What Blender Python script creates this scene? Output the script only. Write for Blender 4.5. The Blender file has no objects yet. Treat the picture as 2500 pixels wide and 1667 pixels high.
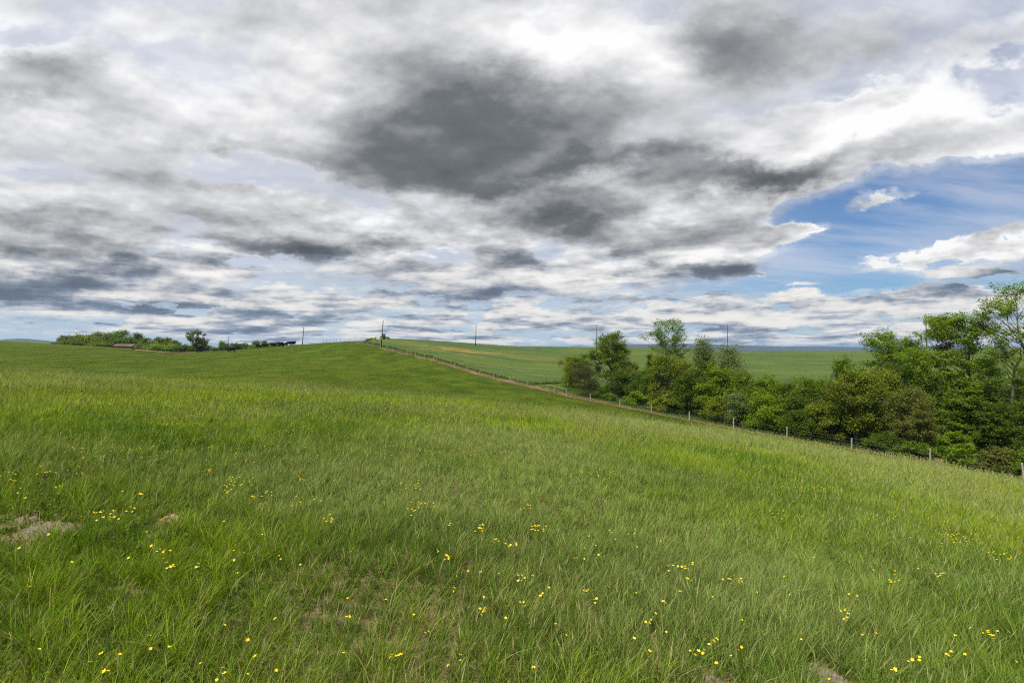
import bpy, bmesh, math, os
import numpy as np
from mathutils import Vector, Matrix

SC = bpy.context.scene
COL = SC.collection
ONLY = os.environ.get('SCENE_ONLY', '')
R = math.radians
CAMZ = 1.6
F = 1250.0
HY = 850.0

# ------------------------------------------------------------------ camera
cam = bpy.data.cameras.new('camera')
cam.lens = 18.0; cam.sensor_width = 36.0
cam.shift_y = (HY - 833.5) / 2500.0
cam.clip_start = 0.05; cam.clip_end = 60000.0
camo = bpy.data.objects.new('camera', cam); COL.objects.link(camo)
camo.location = (0, 0, CAMZ); camo.rotation_euler = (R(90), 0, 0)
SC.camera = camo
SC.view_settings.view_transform = 'Standard'
SC.view_settings.look = 'None'
SC.view_settings.exposure = 0.35
SC.view_settings.gamma = 1.0
SC.render.engine = 'CYCLES'
SC.cycles.use_denoising = False
SC.cycles.max_bounces = 6
SC.cycles.diffuse_bounces = 3
SC.cycles.transmission_bounces = 3
SC.cycles.transparent_max_bounces = 8
SC.cycles.volume_bounces = 0
SC.cycles.filter_width = 1.15

# ------------------------------------------------------------------ node expression helper
class N:
    """a float or vector socket with operators that make math nodes"""
    tree = None
    def __init__(s, sock): s.s = sock
    @staticmethod
    def raw(x): return x.s if isinstance(x, N) else x
    @classmethod
    def math(cls, op, *a, clamp=False):
        n = cls.tree.nodes.new('ShaderNodeMath'); n.operation = op; n.use_clamp = clamp
        for i, x in enumerate(a):
            x = cls.raw(x)
            if isinstance(x, (int, float)): n.inputs[i].default_value = float(x)
            else: cls.tree.links.new(x, n.inputs[i])
        return N(n.outputs[0])
    @classmethod
    def vec(cls, op, *a, out=0):
        n = cls.tree.nodes.new('ShaderNodeVectorMath'); n.operation = op
        for i, x in enumerate(a):
            x = cls.raw(x)
            k = 3 if (op == 'SCALE' and i == 1) else i
            if isinstance(x, (int, float)): n.inputs[k].default_value = float(x)
            elif isinstance(x, (tuple, list)): n.inputs[k].default_value = x
            else: cls.tree.links.new(x, n.inputs[k])
        return N(n.outputs[out])
    def __add__(s, o): return N.math('ADD', s, o)
    def __radd__(s, o): return N.math('ADD', s, o)
    def __sub__(s, o): return N.math('SUBTRACT', s, o)
    def __rsub__(s, o): return N.math('SUBTRACT', o, s)
    def __mul__(s, o): return N.math('MULTIPLY', s, o)
    def __rmul__(s, o): return N.math('MULTIPLY', s, o)
    def __truediv__(s, o): return N.math('DIVIDE', s, o)
    def __rtruediv__(s, o): return N.math('DIVIDE', o, s)

def combine(x, y, z):
    n = N.tree.nodes.new('ShaderNodeCombineXYZ')
    for i, v in enumerate((x, y, z)):
        v = N.raw(v)
        if isinstance(v, (int, float)): n.inputs[i].default_value = float(v)
        else: N.tree.links.new(v, n.inputs[i])
    return N(n.outputs[0])
def separate(v):
    n = N.tree.nodes.new('ShaderNodeSeparateXYZ'); N.tree.links.new(N.raw(v), n.inputs[0])
    return N(n.outputs[0]), N(n.outputs[1]), N(n.outputs[2])
def noise(v, scale, detail=4, rough=0.5, lac=2.0, dist=0.0, out='Fac', typ='FBM', dim='3D', norm=True):
    n = N.tree.nodes.new('ShaderNodeTexNoise'); n.noise_dimensions = dim; n.noise_type = typ; n.normalize = norm
    N.tree.links.new(N.raw(v), n.inputs['Vector'])
    n.inputs['Scale'].default_value = scale; n.inputs['Detail'].default_value = detail
    n.inputs['Roughness'].default_value = rough; n.inputs['Lacunarity'].default_value = lac
    n.inputs['Distortion'].default_value = dist
    return N(n.outputs[out])
def ss(x, a, b, lo=0.0, hi=1.0):
    n = N.tree.nodes.new('ShaderNodeMapRange'); n.interpolation_type = 'SMOOTHSTEP'
    for k, v in zip(('Value', 'From Min', 'From Max', 'To Min', 'To Max'), (x, a, b, lo, hi)):
        v = N.raw(v)
        if isinstance(v, (int, float)): n.inputs[k].default_value = float(v)
        else: N.tree.links.new(v, n.inputs[k])
    return N(n.outputs[0])
def lin(x, a, b, lo=0.0, hi=1.0):
    r = ss(x, a, b, lo, hi); r.s.node.interpolation_type = 'LINEAR'; return r
def cmix(f, a, b, mode='MIX'):
    n = N.tree.nodes.new('ShaderNodeMix'); n.data_type = 'RGBA'; n.blend_type = mode; n.clamp_factor = True
    for k, v in ((0, f), (6, a), (7, b)):
        v = N.raw(v)
        if isinstance(v, (int, float)): n.inputs[k].default_value = float(v)
        elif isinstance(v, (tuple, list)): n.inputs[k].default_value = (v[0], v[1], v[2], 1)
        else: N.tree.links.new(v, n.inputs[k])
    return N(n.outputs[2])

# ------------------------------------------------------------------ sun
SUN_EL, SUN_AZ = 56.0, 222.0           # azimuth clockwise from +Y
sd = bpy.data.lights.new('sun', 'SUN'); sd.energy = 4.8; sd.angle = R(0.6); sd.color = (1.0, 0.94, 0.82)
so = bpy.data.objects.new('sun', sd); COL.objects.link(so)
svec = Vector((math.sin(R(SUN_AZ)) * math.cos(R(SUN_EL)), math.cos(R(SUN_AZ)) * math.cos(R(SUN_EL)), math.sin(R(SUN_EL))))
so.rotation_euler = (-svec).to_track_quat('-Z', 'Y').to_euler()
so.location = svec * 300
# ------------------------------------------------------------------ world: clear sky + procedural cloud deck
def build_world():
    w = bpy.data.worlds.new('World'); SC.world = w; w.use_nodes = True
    nt = w.node_tree; nt.nodes.clear(); N.tree = nt
    tc = nt.nodes.new('ShaderNodeTexCoord')
    d = N.vec('NORMALIZE', tc.outputs['Generated'])
    dx, dy, dz = separate(d)
    sky = nt.nodes.new('ShaderNodeTexSky'); sky.sky_type = 'NISHITA'; sky.sun_disc = False
    sky.sun_elevation = R(SUN_EL); sky.sun_rotation = R(SUN_AZ); sky.air_density = 1.0; sky.dust_density = 0.6; sky.ozone_density = 3.0
    z0 = N.math('MAXIMUM', dz, 0.0)
    zc = z0 + 0.108
    px, py = dx / zc, dy / zc                      # on a flat cloud deck one unit up
    # azimuth / elevation slopes used for placing the big cloud masses
    yy = N.math('MAXIMUM', dy, 0.15)
    U = dx / yy; V = z0 / yy
    base = combine(px, py, 0.0)
    wob = noise(combine(U, V * 1.8, 0.3), 3.4, 7, 0.62, out='Color')
    wx, wy, wz = separate(wob)
    Ud = U + (wx - 0.5) * 0.34
    Vd = V + (wy - 0.5) * 0.26 * N.math('MINIMUM', V * 4.0, 1.0)
    wob2 = noise(combine(U, V * 1.5, 2.3), 17.0, 5, 0.6, out='Color')
    vx, vy, vz = separate(wob2)
    UV = combine(Ud + (vx - 0.5) * 0.07, Vd + (vy - 0.5) * 0.04 * N.math('MINIMUM', V * 5.0, 1.0), 0.0)
    UV2 = combine(U + (wx - 0.5) * 0.10 + (vx - 0.5) * 0.085, V + (wy - 0.5) * 0.05 + (vy - 0.5) * 0.050, 0.0)
    def blob(x, y, sx, sy, rot=0.0):
        m = nt.nodes.new('ShaderNodeMapping'); m.vector_type = 'TEXTURE'
        nt.links.new((UV2 if sx * sy < 7000 else UV).s, m.inputs[0])
        m.inputs[1].default_value = ((x - 1250) / F, (HY - y) / F, 0)
        m.inputs[2].default_value = (0, 0, R(rot))
        m.inputs[3].default_value = (sx / F, sy / F, 1)
        q = N.vec('DOT_PRODUCT', N(m.outputs[0]), N(m.outputs[0]), out=1)
        return N.math('POWER', 0.36788, q)
    COV = None; BR = None
    def acc(tot, b, a):
        return b * a if tot is None else N.math('MULTIPLY_ADD', b, a, tot)
    #   x, y, sx, sy, rot, coverage, brightness
    for (x, y, sx, sy, rot, c, k) in BLOBS:
        b = blob(x, y, sx, sy, rot)
        if c: COV = acc(COV, b, c)
        if k: BR = acc(BR, b, k)
    # slices through the deck, near to far
    NS = 6; TH = N.math('MINIMUM', zc * 1.15, 0.34)
    TG = ss(V, 0.05, 0.30, 0.70, 0.42); DK = ss(V, 0.05, 0.30, 0.54, 0.90)
    AM = ss(V, 0.06, 0.30, 3.5, 2.7)
    SL = ss(V, 0.05, 0.50, 0.26, 0.66)
    big = noise(base, 0.42, 3, 0.5)                # large scale grouping
    isoA = noise(combine(U, V * 1.5, 5.0), 9.0, 6, 0.56)
    isoB = noise(combine(U - 0.004, V * 1.5 + 0.022, 5.0), 9.0, 6, 0.56)
    IA = ss(V, 0.04, 0.36, 1.55, 0.45); IR = ss(V, 0.08, 0.36, 1.25, 0.42)
    T = None; C = None; n0 = None
    for i in range(NS):
        t = (i + 0.15) / NS
        h = TH * t + 1.0
        p = combine(px * h + 3.1, py * h + 1.7, t * 0.5)
        n = noise(p, 1.25, 4, 0.54, 2.1)
        if n0 is None: n0 = n
        dens = (n - 0.5) * AM + (isoA - 0.5) * IA + COV + (big - 0.5) * 1.2 - (t ** 1.5) * 0.42 - (0.20 if i == 0 else 0.0)
        a = ss(dens, 0.0, SL, 0.0, 0.86)
        br = lin(dens, 0.0, 1.1, DK, 0.44) + t * TG
        if T is None:
            halo = ss(dens, -0.60, 0.10, 0.0, 0.42)
            C = a * br; T = 1.0 - a
        else:
            C = N.math('MULTIPLY_ADD', T * a, br, C); T = T * (1.0 - a)
    cov = 1.0 - T
    mean = (C + 0.05) / (cov + 0.058)
    cov = N.math('MAXIMUM', cov, halo)
    # relief: the side turned up to the light is brighter
    nz_ = noise(combine(px * 0.93 + 3.1, py * 0.93 + 1.7, 0.012), 1.25, 4, 0.54, 2.1)
    relief = (n0 - nz_) * ss(V, 0.06, 0.3, 2.2, 1.25)
    fine = noise(combine(px, py, 4.0), 1.6, 4, 0.55)
    lum = mean * 0.92 + (isoA - isoB) * IR + ss(V, 0.05, 0.35, -0.07, 0.02) + BR + (fine - 0.5) * 0.55 + relief
    lum = N.math('MINIMUM', N.math('MAXIMUM', lum, 0.0), 1.02)
    # tone to colour: greys a touch blue in the far rows, warm white on the tops
    grey = nt.nodes.new('ShaderNodeValToRGB'); cr = grey.color_ramp
    cr.elements[0].position = 0.0; cr.elements[0].color = (0.085, 0.092, 0.10, 1)
    cr.elements[1].position = 1.0; cr.elements[1].color = (1.0, 1.0, 1.0, 1)
    for pos, c in ((0.32, (0.165, 0.180, 0.195, 1)), (0.55, (0.36, 0.37, 0.385, 1)), (0.78, (0.66, 0.665, 0.68, 1))):
        e = cr.elements.new(pos); e.color = c
    nt.links.new(lum.s, grey.inputs[0])
    far = nt.nodes.new('ShaderNodeValToRGB'); cr = far.color_ramp
    cr.elements[0].position = 0.10; cr.elements[0].color = (0.15, 0.19, 0.26, 1)
    cr.elements[1].position = 1.0; cr.elements[1].color = (0.90, 0.87, 0.82, 1)
    for pos, c in ((0.35, (0.22, 0.28, 0.37, 1)), (0.58, (0.47, 0.50, 0.56, 1)), (0.76, (0.76, 0.75, 0.74, 1))):
        e = cr.elements.new(pos); e.color = c
    nt.links.new(lum.s, far.inputs[0])
    ccol = cmix(ss(V, 0.05, 0.24), N(far.outputs[0]), N(grey.outputs[0]))
    # clear air: blue, with a thin high veil (denser on the left, streaks on the right)
    skyc = N.vec('SCALE', N(sky.outputs[0]), 0.10)
    skyc = N.vec('MULTIPLY', skyc, (0.62, 0.80, 1.0))
    st = noise(combine(px * 0.35 + py * 0.06, py * 1.3 - px * 0.22, 9.0), 1.3, 6, 0.62)
    leftness = ss(U + V * 0.5, 0.0, 0.85, 1.0, 0.0)
    veil = N.math('MINIMUM', N.math('MAXIMUM', leftness * 0.85 + ss(st, 0.40, 0.66) * 0.55 + ss(V, 0.0, 0.09, 0.45, 0.0) + ss(V, 0.33, 0.5, 0.0, 0.55), 0.0), 0.95)
    veilcol = cmix(ss(V, 0.03, 0.25), (0.50, 0.62, 0.74), (0.64, 0.67, 0.77))
    clear = cmix(veil, skyc, veilcol)
    col = cmix(ss(cov, 0.0, 1.0) * 0.35 + cov * 0.65, clear, ccol)
    bg = nt.nodes.new('ShaderNodeBackground'); bg.inputs['Strength'].default_value = 0.785
    nt.links.new(col.s, bg.inputs['Color'])
    out = nt.nodes.new('ShaderNodeOutputWorld'); nt.links.new(bg.outputs[0], out.inputs['Surface'])
    w.cycles.sampling_method = 'MANUAL'; w.cycles.sample_map_resolution = 512

BLOBS = [
    # x, y, sx, sy, rot, coverage, brightness
    (1000, 60, 3000, 420, 0, 0.42, 0.0),        # general overcast above
    (500, 540, 1100, 140, 0, 0.28, 0.0),
    (700, 750, 1500, 90, 0, 0.20, 0.02),
    (2000, 790, 900, 50, 0, 0.10, 0.14),
    (1230, 330, 430, 125, 8, 0.50, -0.22),      # big dark cloud
    (1060, 220, 220, 130, -10, 0.40, -0.16),
    (1560, 425, 560, 42, -2, 0.50, -0.18),
    (1930, 420, 330, 40, 12, 0.45, -0.22),
    (1400, 515, 130, 48, 0, 0.60, -0.36),
    (1640, 540, 120, 30, 0, 0.30, 0.10),
    (1340, 130, 300, 110, 0, 0.30, 0.34),       # white glow above it
    (760, 210, 120, 190, -20, 0.30, 0.26),
    (1620, 170, 100, 120, 0, 0.30, 0.20),
    (2080, 300, 330, 45, 12, 0.70, 0.34),       # white bank at the right
    (2420, 330, 220, 60, 12, 0.60, 0.22),
    (2250, 100, 420, 90, 0, 0.25, -0.20),       # grey sheet upper right
    (1800, 120, 120, 150, 30, 0.2, -0.16),
    (340, 250, 260, 80, -14, 0.20, -0.10),
    (60, 200, 160, 50, 0, 0.30, -0.14),
    (260, 60, 200, 60, 0, 0.15, 0.05),
    (650, 40, 200, 50, 0, 0.10, -0.06),
    (720, 600, 300, 28, 0, 0.25, -0.24),        # rows left of centre
    (100, 540, 260, 26, 0, 0.25, -0.14),
    (620, 490, 150, 20, 0, 0.30, 0.22),
    (120, 690, 420, 26, 4, 0.45, -0.24),
    (500, 745, 240, 10, 4, 0.35, -0.20),
    (1250, 640, 110, 16, 0, 0.45, -0.24),
    (1760, 590, 200, 42, -3, 0.80, 0.26),
    (1740, 655, 210, 14, 0, 0.45, -0.26),
    (2000, 745, 230, 28, 0, 0.55, 0.30),
    (1200, 720, 200, 16, 0, 0.15, -0.02),
    (2340, 605, 270, 28, 5, 2.0, 0.30),        # puffs in the blue
    (2450, 560, 160, 24, 8, 1.6, 0.20),
    (2150, 492, 75, 15, 10, 1.5, 0.20),
    (1930, 560, 120, 16, 6, 0.8, 0.15),
    (2010, 690, 160, 10, 3, 0.7, -0.05),
    (2290, 707, 90, 20, 0, 1.9, 0.34),
    (2380, 664, 150, 14, 0, 1.4, 0.12),
    (2380, 520, 420, 110, 10, -1.35, 0.0),       # the blue gap
    (2120, 640, 170, 45, 0, -0.75, 0.0),
    (1960, 515, 110, 26, 14, -0.6, 0.0),
    (2150, 690, 500, 26, 0, -0.45, 0.0),
    (2440, 200, 180, 45, 20, -0.42, 0.0),
    (2050, 225, 100, 18, 10, -0.55, 0.0),
    (630, 420, 190, 40, 0, -0.75, 0.0),         # pale gap
    (1050, 640, 260, 16, 0, -0.45, 0.0),
    (620, 640, 160, 12, 0, -0.30, 0.0),
    (60, 90, 70, 26, 0, -0.45, 0.0),
    (640, 90, 90, 26, 0, -0.12, 0.0),
    (450, 40, 300, 90, 0, 0.22, 0.04),
    (1600, 20, 60, 40, 0, -0.35, 0.0),
    (60, 425, 100, 16, 0, -0.40, 0.0),
]
build_world()
# ------------------------------------------------------------------ helpers for objects and meshes
rng = np.random.default_rng(11)

def tag(o, label=None, cat=None, group=None, kind=None):
    if label: o['label'] = label
    if cat: o['category'] = cat
    if group: o['group'] = group
    if kind: o['kind'] = kind
    return o

def empty(name, loc=(0, 0, 0), rz=0.0):
    o = bpy.data.objects.new(name, None); COL.objects.link(o)
    o.empty_display_size = 0.2
    o.location = loc; o.rotation_euler = (0, 0, rz)
    return o

def npmesh(name, V, quads=None, tris=None, mat=None, tint=None, smooth=False, uvh=None):
    me = bpy.data.meshes.new(name)
    q = np.zeros((0, 4), int) if quads is None else np.asarray(quads).reshape(-1, 4)
    t = np.zeros((0, 3), int) if tris is None else np.asarray(tris).reshape(-1, 3)
    V = np.asarray(V, np.float32).reshape(-1, 3)
    me.vertices.add(len(V)); me.vertices.foreach_set('co', V.ravel())
    li = np.concatenate([q.ravel(), t.ravel()]).astype(np.int32)
    me.loops.add(len(li)); me.loops.foreach_set('vertex_index', li)
    me.polygons.add(len(q) + len(t))
    st = np.concatenate([np.arange(len(q)) * 4, len(q) * 4 + np.arange(len(t)) * 3]).astype(np.int32)
    me.polygons.foreach_set('loop_start', st)
    if smooth: me.polygons.foreach_set('use_smooth', np.ones(len(st), bool))
    if tint is not None:
        a = me.color_attributes.new('tint', 'FLOAT_COLOR', 'POINT')
        c = np.ones((len(V), 4), np.float32); c[:, :3] = tint
        a.data.foreach_set('color', c.ravel())
    me.update(calc_edges=True)
    if mat is not None:
        for m in (mat if isinstance(mat, (list, tuple)) else [mat]): me.materials.append(m)
    return me

def link(name, me, parent=None, loc=None):
    o = bpy.data.objects.new(name, me); COL.objects.link(o)
    if parent is not None: o.parent = parent
    if loc is not None: o.location = loc
    return o

# value noise on numpy arrays
def _h(ix, iy, seed):
    n = (ix.astype(np.int64) * 374761393 + iy.astype(np.int64) * 668265263 + seed * 974634777) & 0xffffffff
    n = ((n ^ (n >> 13)) * 1274126177) & 0xffffffff
    return ((n ^ (n >> 16)) & 0xffff) / 65535.0
def vn(x, y, seed=0):
    x = np.asarray(x, float); y = np.asarray(y, float)
    ix = np.floor(x); iy = np.floor(y); fx = x - ix; fy = y - iy
    fx = fx * fx * (3 - 2 * fx); fy = fy * fy * (3 - 2 * fy)
    a = _h(ix, iy, seed); b = _h(ix + 1, iy, seed); c = _h(ix, iy + 1, seed); d = _h(ix + 1, iy + 1, seed)
    return (a * (1 - fx) + b * fx) * (1 - fy) + (c * (1 - fx) + d * fx) * fy
def fbm(x, y, o=4, seed=0):
    s = 0.0; a = 0.5; t = 0.0
    for i in range(o):
        s = s + a * vn(x, y, seed + i); t += a; a *= 0.5; x = x * 2.03 + 5.1; y = y * 2.03 + 1.7
    return s / t

# ------------------------------------------------------------------ the lie of the land (a height function)
def near_z(x, y):
    return -0.054 * y - 0.105 * x - 0.0016 * x * x
PROF = {   # azimuth slope (as a column) : list of (forward distance, sight line row)
    -450: [(50, 945), (75, 902), (110, 872), (150, 842), (185, 826), (210, 825), (260, 833), (330, 842)],
    0:    [(45, 950), (72, 905), (100, 880), (140, 850), (180, 832), (205, 830), (240, 836), (330, 848)],
    250:  [(48, 960), (74, 910), (105, 882), (140, 860), (172, 846), (190, 845), (230, 852), (330, 853)],
    430:  [(50, 965), (75, 914), (110, 885), (145, 869), (168, 862), (185, 862.5), (230, 861), (330, 857)],
    600:  [(52, 965), (75, 918), (110, 884), (148, 858), (165, 852.5), (178, 852), (230, 858), (330, 856)],
    740:  [(52, 970), (75, 924), (110, 885), (150, 850), (170, 841), (182, 840), (230, 850), (330, 856)],
    862:  [(52, 975), (80, 924), (110, 888), (140, 852), (167, 834), (190, 832.5), (235, 838), (330, 850)],
    955:  [(54, 980), (78, 932), (102, 903), (138, 857), (175, 835), (222, 828.3), (262, 833), (340, 848)],
    1058: [(54, 990), (74, 948), (95, 908), (116, 880), (160, 851), (200, 835.5), (225, 834), (300, 842)],
    1250: [(50, 1000), (70, 958), (91, 935), (120, 905), (160, 868), (200, 850), (230, 847.5), (300, 853)],
    1383: [(45, 1012), (60, 986), (77, 968), (110, 925), (160, 878), (210, 851), (240, 849), (300, 853)],
    1590: [(40, 1040), (52, 1024), (60, 1012), (75, 998), (95, 962), (130, 915), (180, 870), (230, 852), (270, 851), (350, 856)],
    1790: [(37, 1075), (53.8, 1048), (65, 1036), (80, 1000), (110, 950), (160, 895), (210, 866), (250, 859), (300, 860)],
    2079: [(33, 1120), (44.6, 1098), (55, 1088), (70, 1040), (100, 970), (150, 905), (210, 865), (250, 858.5), (300, 860)],
    2270: [(32, 1150), (40, 1132), (50, 1114), (65, 1055), (100, 970), (150, 900), (210, 862), (250, 856), (300, 858)],
    2510: [(29, 1192), (35.4, 1175), (46, 1146), (60, 1075), (100, 960), (150, 890), (210, 855), (250, 850), (300, 852)],
    3000: [(23, 1250), (29, 1228), (36, 1195), (50, 1105), (90, 960), (140, 890), (200, 855), (250, 850), (300, 852)],
}
NTH, NR = 721, 420
LR0, LR1 = math.log(0.6), math.log(14000.0)
TH_G = np.linspace(-math.pi, math.pi, NTH)
LR_G = np.linspace(LR0, LR1, NR)
def _profile_table():
    cols = sorted(PROF); th_c = [math.atan((c - 1250) / F) for c in cols]
    rr = np.exp(LR_G); rows = []
    for c, th in zip(cols, th_c):
        u = (c - 1250) / F; k = math.sqrt(1 + u * u)
        rs, zs = [], []
        edge = {True: 24.0, False: 26.0}[c > 2000]
        if c >= 2400: edge = 21.0
        for Y in np.geomspace(0.5, edge, 24):
            rs.append(Y * k); zs.append(near_z(u * Y, Y))
        for Y, row in PROF[c]:
            rs.append(Y * k); zs.append(CAMZ - (row - HY) / F * Y)
        Yl, zl = PROF[c][-1][0], zs[-1]
        for Y, z in ((550, min(zl - 6, -11)), (1200, -16), (3000, -26), (14000, -60)):
            rs.append(Y * k); zs.append(z)
        rows.append(np.interp(LR_G, np.log(rs), zs))
    rows = np.array(rows)
    # column interpolation (smooth, monotone enough) then both ends held round the back
    H = np.empty((NTH, NR))
    for j in range(NR):
        H[:, j] = np.interp(TH_G, th_c, rows[:, j])
    # behind the camera: the same gentle hill carries on
    X = np.sin(TH_G)[:, None] * rr[None]; Y = np.cos(TH_G)[:, None] * rr[None]
    bz = near_z(np.clip(X, -60, 40), np.clip(Y, -60, 30))
    bw = np.clip((np.abs(TH_G) - R(62)) / R(45), 0, 1)[:, None]; bw = bw * bw * (3 - 2 * bw)
    far = np.clip((rr[None] - 60) / 300, 0, 1)
    bz = bz * (1 - far) + (-20 - 0.003 * rr[None]) * far
    nearw = np.clip((rr[None] - 15) / 12, 0, 1)
    H = H * (1 - bw) + bz * bw
    nz = near_z(X, Y)
    H = np.where(rr[None] < 14, nz, H)
    # smooth: a few binomial passes each way
    for _ in range(3):
        H[:, 1:-1] = 0.25 * H[:, :-2] + 0.5 * H[:, 1:-1] + 0.25 * H[:, 2:]
    for _ in range(10):
        H = 0.25 * np.roll(H[:-1], 1, 0) + 0.5 * H[:-1] + 0.25 * np.roll(H[:-1], -1, 0)
        H = np.vstack([H, H[:1]])
    return H
HG = _profile_table()
def H(x, y):
    x = np.asarray(x, float); y = np.asarray(y, float)
    r = np.maximum(np.hypot(x, y), 0.61); th = np.arctan2(x, y)
    fi = (th + math.pi) / (2 * math.pi) * (NTH - 1); fj = (np.log(r) - LR0) / (LR1 - LR0) * (NR - 1)
    fi = np.clip(fi, 0, NTH - 1.001); fj = np.clip(fj, 0, NR - 1.001)
    i = fi.astype(int); j = fj.astype(int); a = fi - i; b = fj - j
    z = (HG[i, j] * (1 - a) * (1 - b) + HG[i + 1, j] * a * (1 - b) + HG[i, j + 1] * (1 - a) * b + HG[i + 1, j + 1] * a * b)
    w = np.clip((r - 1.0) / 1.0, 0, 1)
    z = near_z(x, y) * (1 - w) + z * w
    lump = (fbm(x * 0.9, y * 0.9, 3, 5) - 0.5) * 0.10 * np.clip(60 / (r + 30), 0, 1)
    return z + lump
def Hs(x, y): return float(H(np.array([x]), np.array([y]))[0])
def at(px, Y):            # ground point on the sight line of a column
    x = (px - 1250) / F * Y
    return Vector((x, Y, Hs(x, Y)))
def z_of(py, Y): return CAMZ - (py - HY) / F * Y

# fence line: post feet as measured (column, forward distance)
def fence_Y(px):
    u = (px - 1250) / F
    k = (0.816 - u) / (0.0766 + 0.1153 * u)
    return 40.0 * (1 + 0.1153 * k)
FENCE_PX = [2270, 2079, 1921, 1791, 1683, 1590, 1512, 1442, 1383, 1353, 1336, 1287, 1244, 1205, 1171, 1139, 1110, 1083, 1058, 1036, 1015, 995, 977, 960, 944, 929, 912, 897, 879, 862]
FENCE_PTS = []
def _add_f(px, Y): FENCE_PTS.append(((px - 1250) / F * Y, Y))
_add_f(3050, 26.5); _add_f(2760, 30.6); _add_f(2500, 35.3)
for _p in FENCE_PX: _add_f(_p, fence_Y(_p))
FP = np.array(FENCE_PTS)
# signed distance to the fence polyline: > 0 on the crop / hedgerow side (right, far)
def fence_dist(x, y):
    x = np.asarray(x, float); y = np.asarray(y, float)
    P = np.vstack([FP[0] + (FP[0] - FP[1]) * 8, FP, FP[-1] + np.array([-10.0, 160.0])])
    best = np.full(x.shape, 1e9); sgn = np.ones(x.shape)
    for a, b in zip(P[:-1], P[1:]):
        d = b - a; L2 = d @ d
        t = np.clip(((x - a[0]) * d[0] + (y - a[1]) * d[1]) / L2, 0, 1)
        ex = x - (a[0] + t * d[0]); ey = y - (a[1] + t * d[1]); e = np.hypot(ex, ey)
        s = np.where(d[0] * ey - d[1] * ex > 0, -1.0, 1.0)
        m = e < best; best = np.where(m, e, best); sgn = np.where(m, s, sgn)
    return best * sgn

# ------------------------------------------------------------------ materials
def newmat(name):
    m = bpy.data.materials.new(name); m.use_nodes = True
    m.node_tree.nodes.clear(); N.tree = m.node_tree
    b = m.node_tree.nodes.new('ShaderNodeBsdfPrincipled')
    o = m.node_tree.nodes.new('ShaderNodeOutputMaterial')
    m.node_tree.links.new(b.outputs[0], o.inputs[0])
    return m, m.node_tree, b, o
def geo_pos(nt):
    g = nt.nodes.new('ShaderNodeNewGeometry'); return N(g.outputs['Position'])
def plain(name, col, rough=0.7, metal=0.0, var=0.12, scale=6.0, bump=0.0):
    m, nt, b, o = newmat(name)
    tc = nt.nodes.new('ShaderNodeTexCoord')
    n = noise(N(tc.outputs['Object']), scale, 4, 0.6)
    lo = tuple(max(0, c * (1 - var * 2)) for c in col); hi = tuple(min(1, c * (1 + var * 2)) for c in col)
    c = cmix(n, lo, hi)
    nt.links.new(c.s, b.inputs['Base Color']); b.inputs['Roughness'].default_value = rough
    b.inputs['Metallic'].default_value = metal
    if bump:
        bp = nt.nodes.new('ShaderNodeBump'); bp.inputs['Strength'].default_value = bump
        nt.links.new(n.s, bp.inputs['Height']); nt.links.new(bp.outputs[0], b.inputs['Normal'])
    return m
def leafy(name, col, trans=0.35, rough=0.55, spec=0.3):
    """foliage: per-leaf tint from the mesh, light passing through"""
    m, nt, b, o = newmat(name)
    at_ = nt.nodes.new('ShaderNodeAttribute'); at_.attribute_name = 'tint'
    c = cmix(1.0, col, N(at_.outputs['Color']), 'MULTIPLY')
    nt.links.new(c.s, b.inputs['Base Color']); b.inputs['Roughness'].default_value = rough
    b.inputs['Specular IOR Level'].default_value = spec
    tr = nt.nodes.new('ShaderNodeBsdfTranslucent')
    c2 = cmix(1.0, (min(1, col[0] * 1.5), min(1, col[1] * 1.35), col[2] * 0.6), N(at_.outputs['Color']), 'MULTIPLY')
    nt.links.new(c2.s, tr.inputs['Color'])
    mx = nt.nodes.new('ShaderNodeMixShader'); mx.inputs[0].default_value = trans
    nt.links.new(b.outputs[0], mx.inputs[1]); nt.links.new(tr.outputs[0], mx.inputs[2])
    nt.links.new(mx.outputs[0], o.inputs[0])
    return m

def pasture_mat():
    m, nt, b, o = newmat('pasture_turf')
    P = geo_pos(nt); x, y, z = separate(P)
    a = noise(P, 0.035, 4, 0.55)
    st = noise(combine(x * 0.55, y * 0.30, z), 0.55, 6, 0.62)          # mown tussocks
    f = noise(P, 3.2, 5, 0.7)
    c = cmix(ss(st, 0.36, 0.66), (0.030, 0.060, 0.003), (0.078, 0.112, 0.005))
    c = cmix(ss(a, 0.35, 0.7) * 0.5, c, (0.085, 0.104, 0.004))
    c = cmix(ss(f, 0.30, 0.75) * 0.45, c, (0.026, 0.048, 0.003))
    nt.links.new(c.s, b.inputs['Base Color'])
    b.inputs['Roughness'].default_value = 0.9; b.inputs['Specular IOR Level'].default_value = 0.05
    bp = nt.nodes.new('ShaderNodeBump'); bp.inputs['Strength'].default_value = 0.9; bp.inputs['Distance'].default_value = 0.35
    h = st * 0.8 + f * 0.3
    nt.links.new(h.s, bp.inputs['Height']); nt.links.new(bp.outputs[0], b.inputs['Normal'])
    return m
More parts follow.
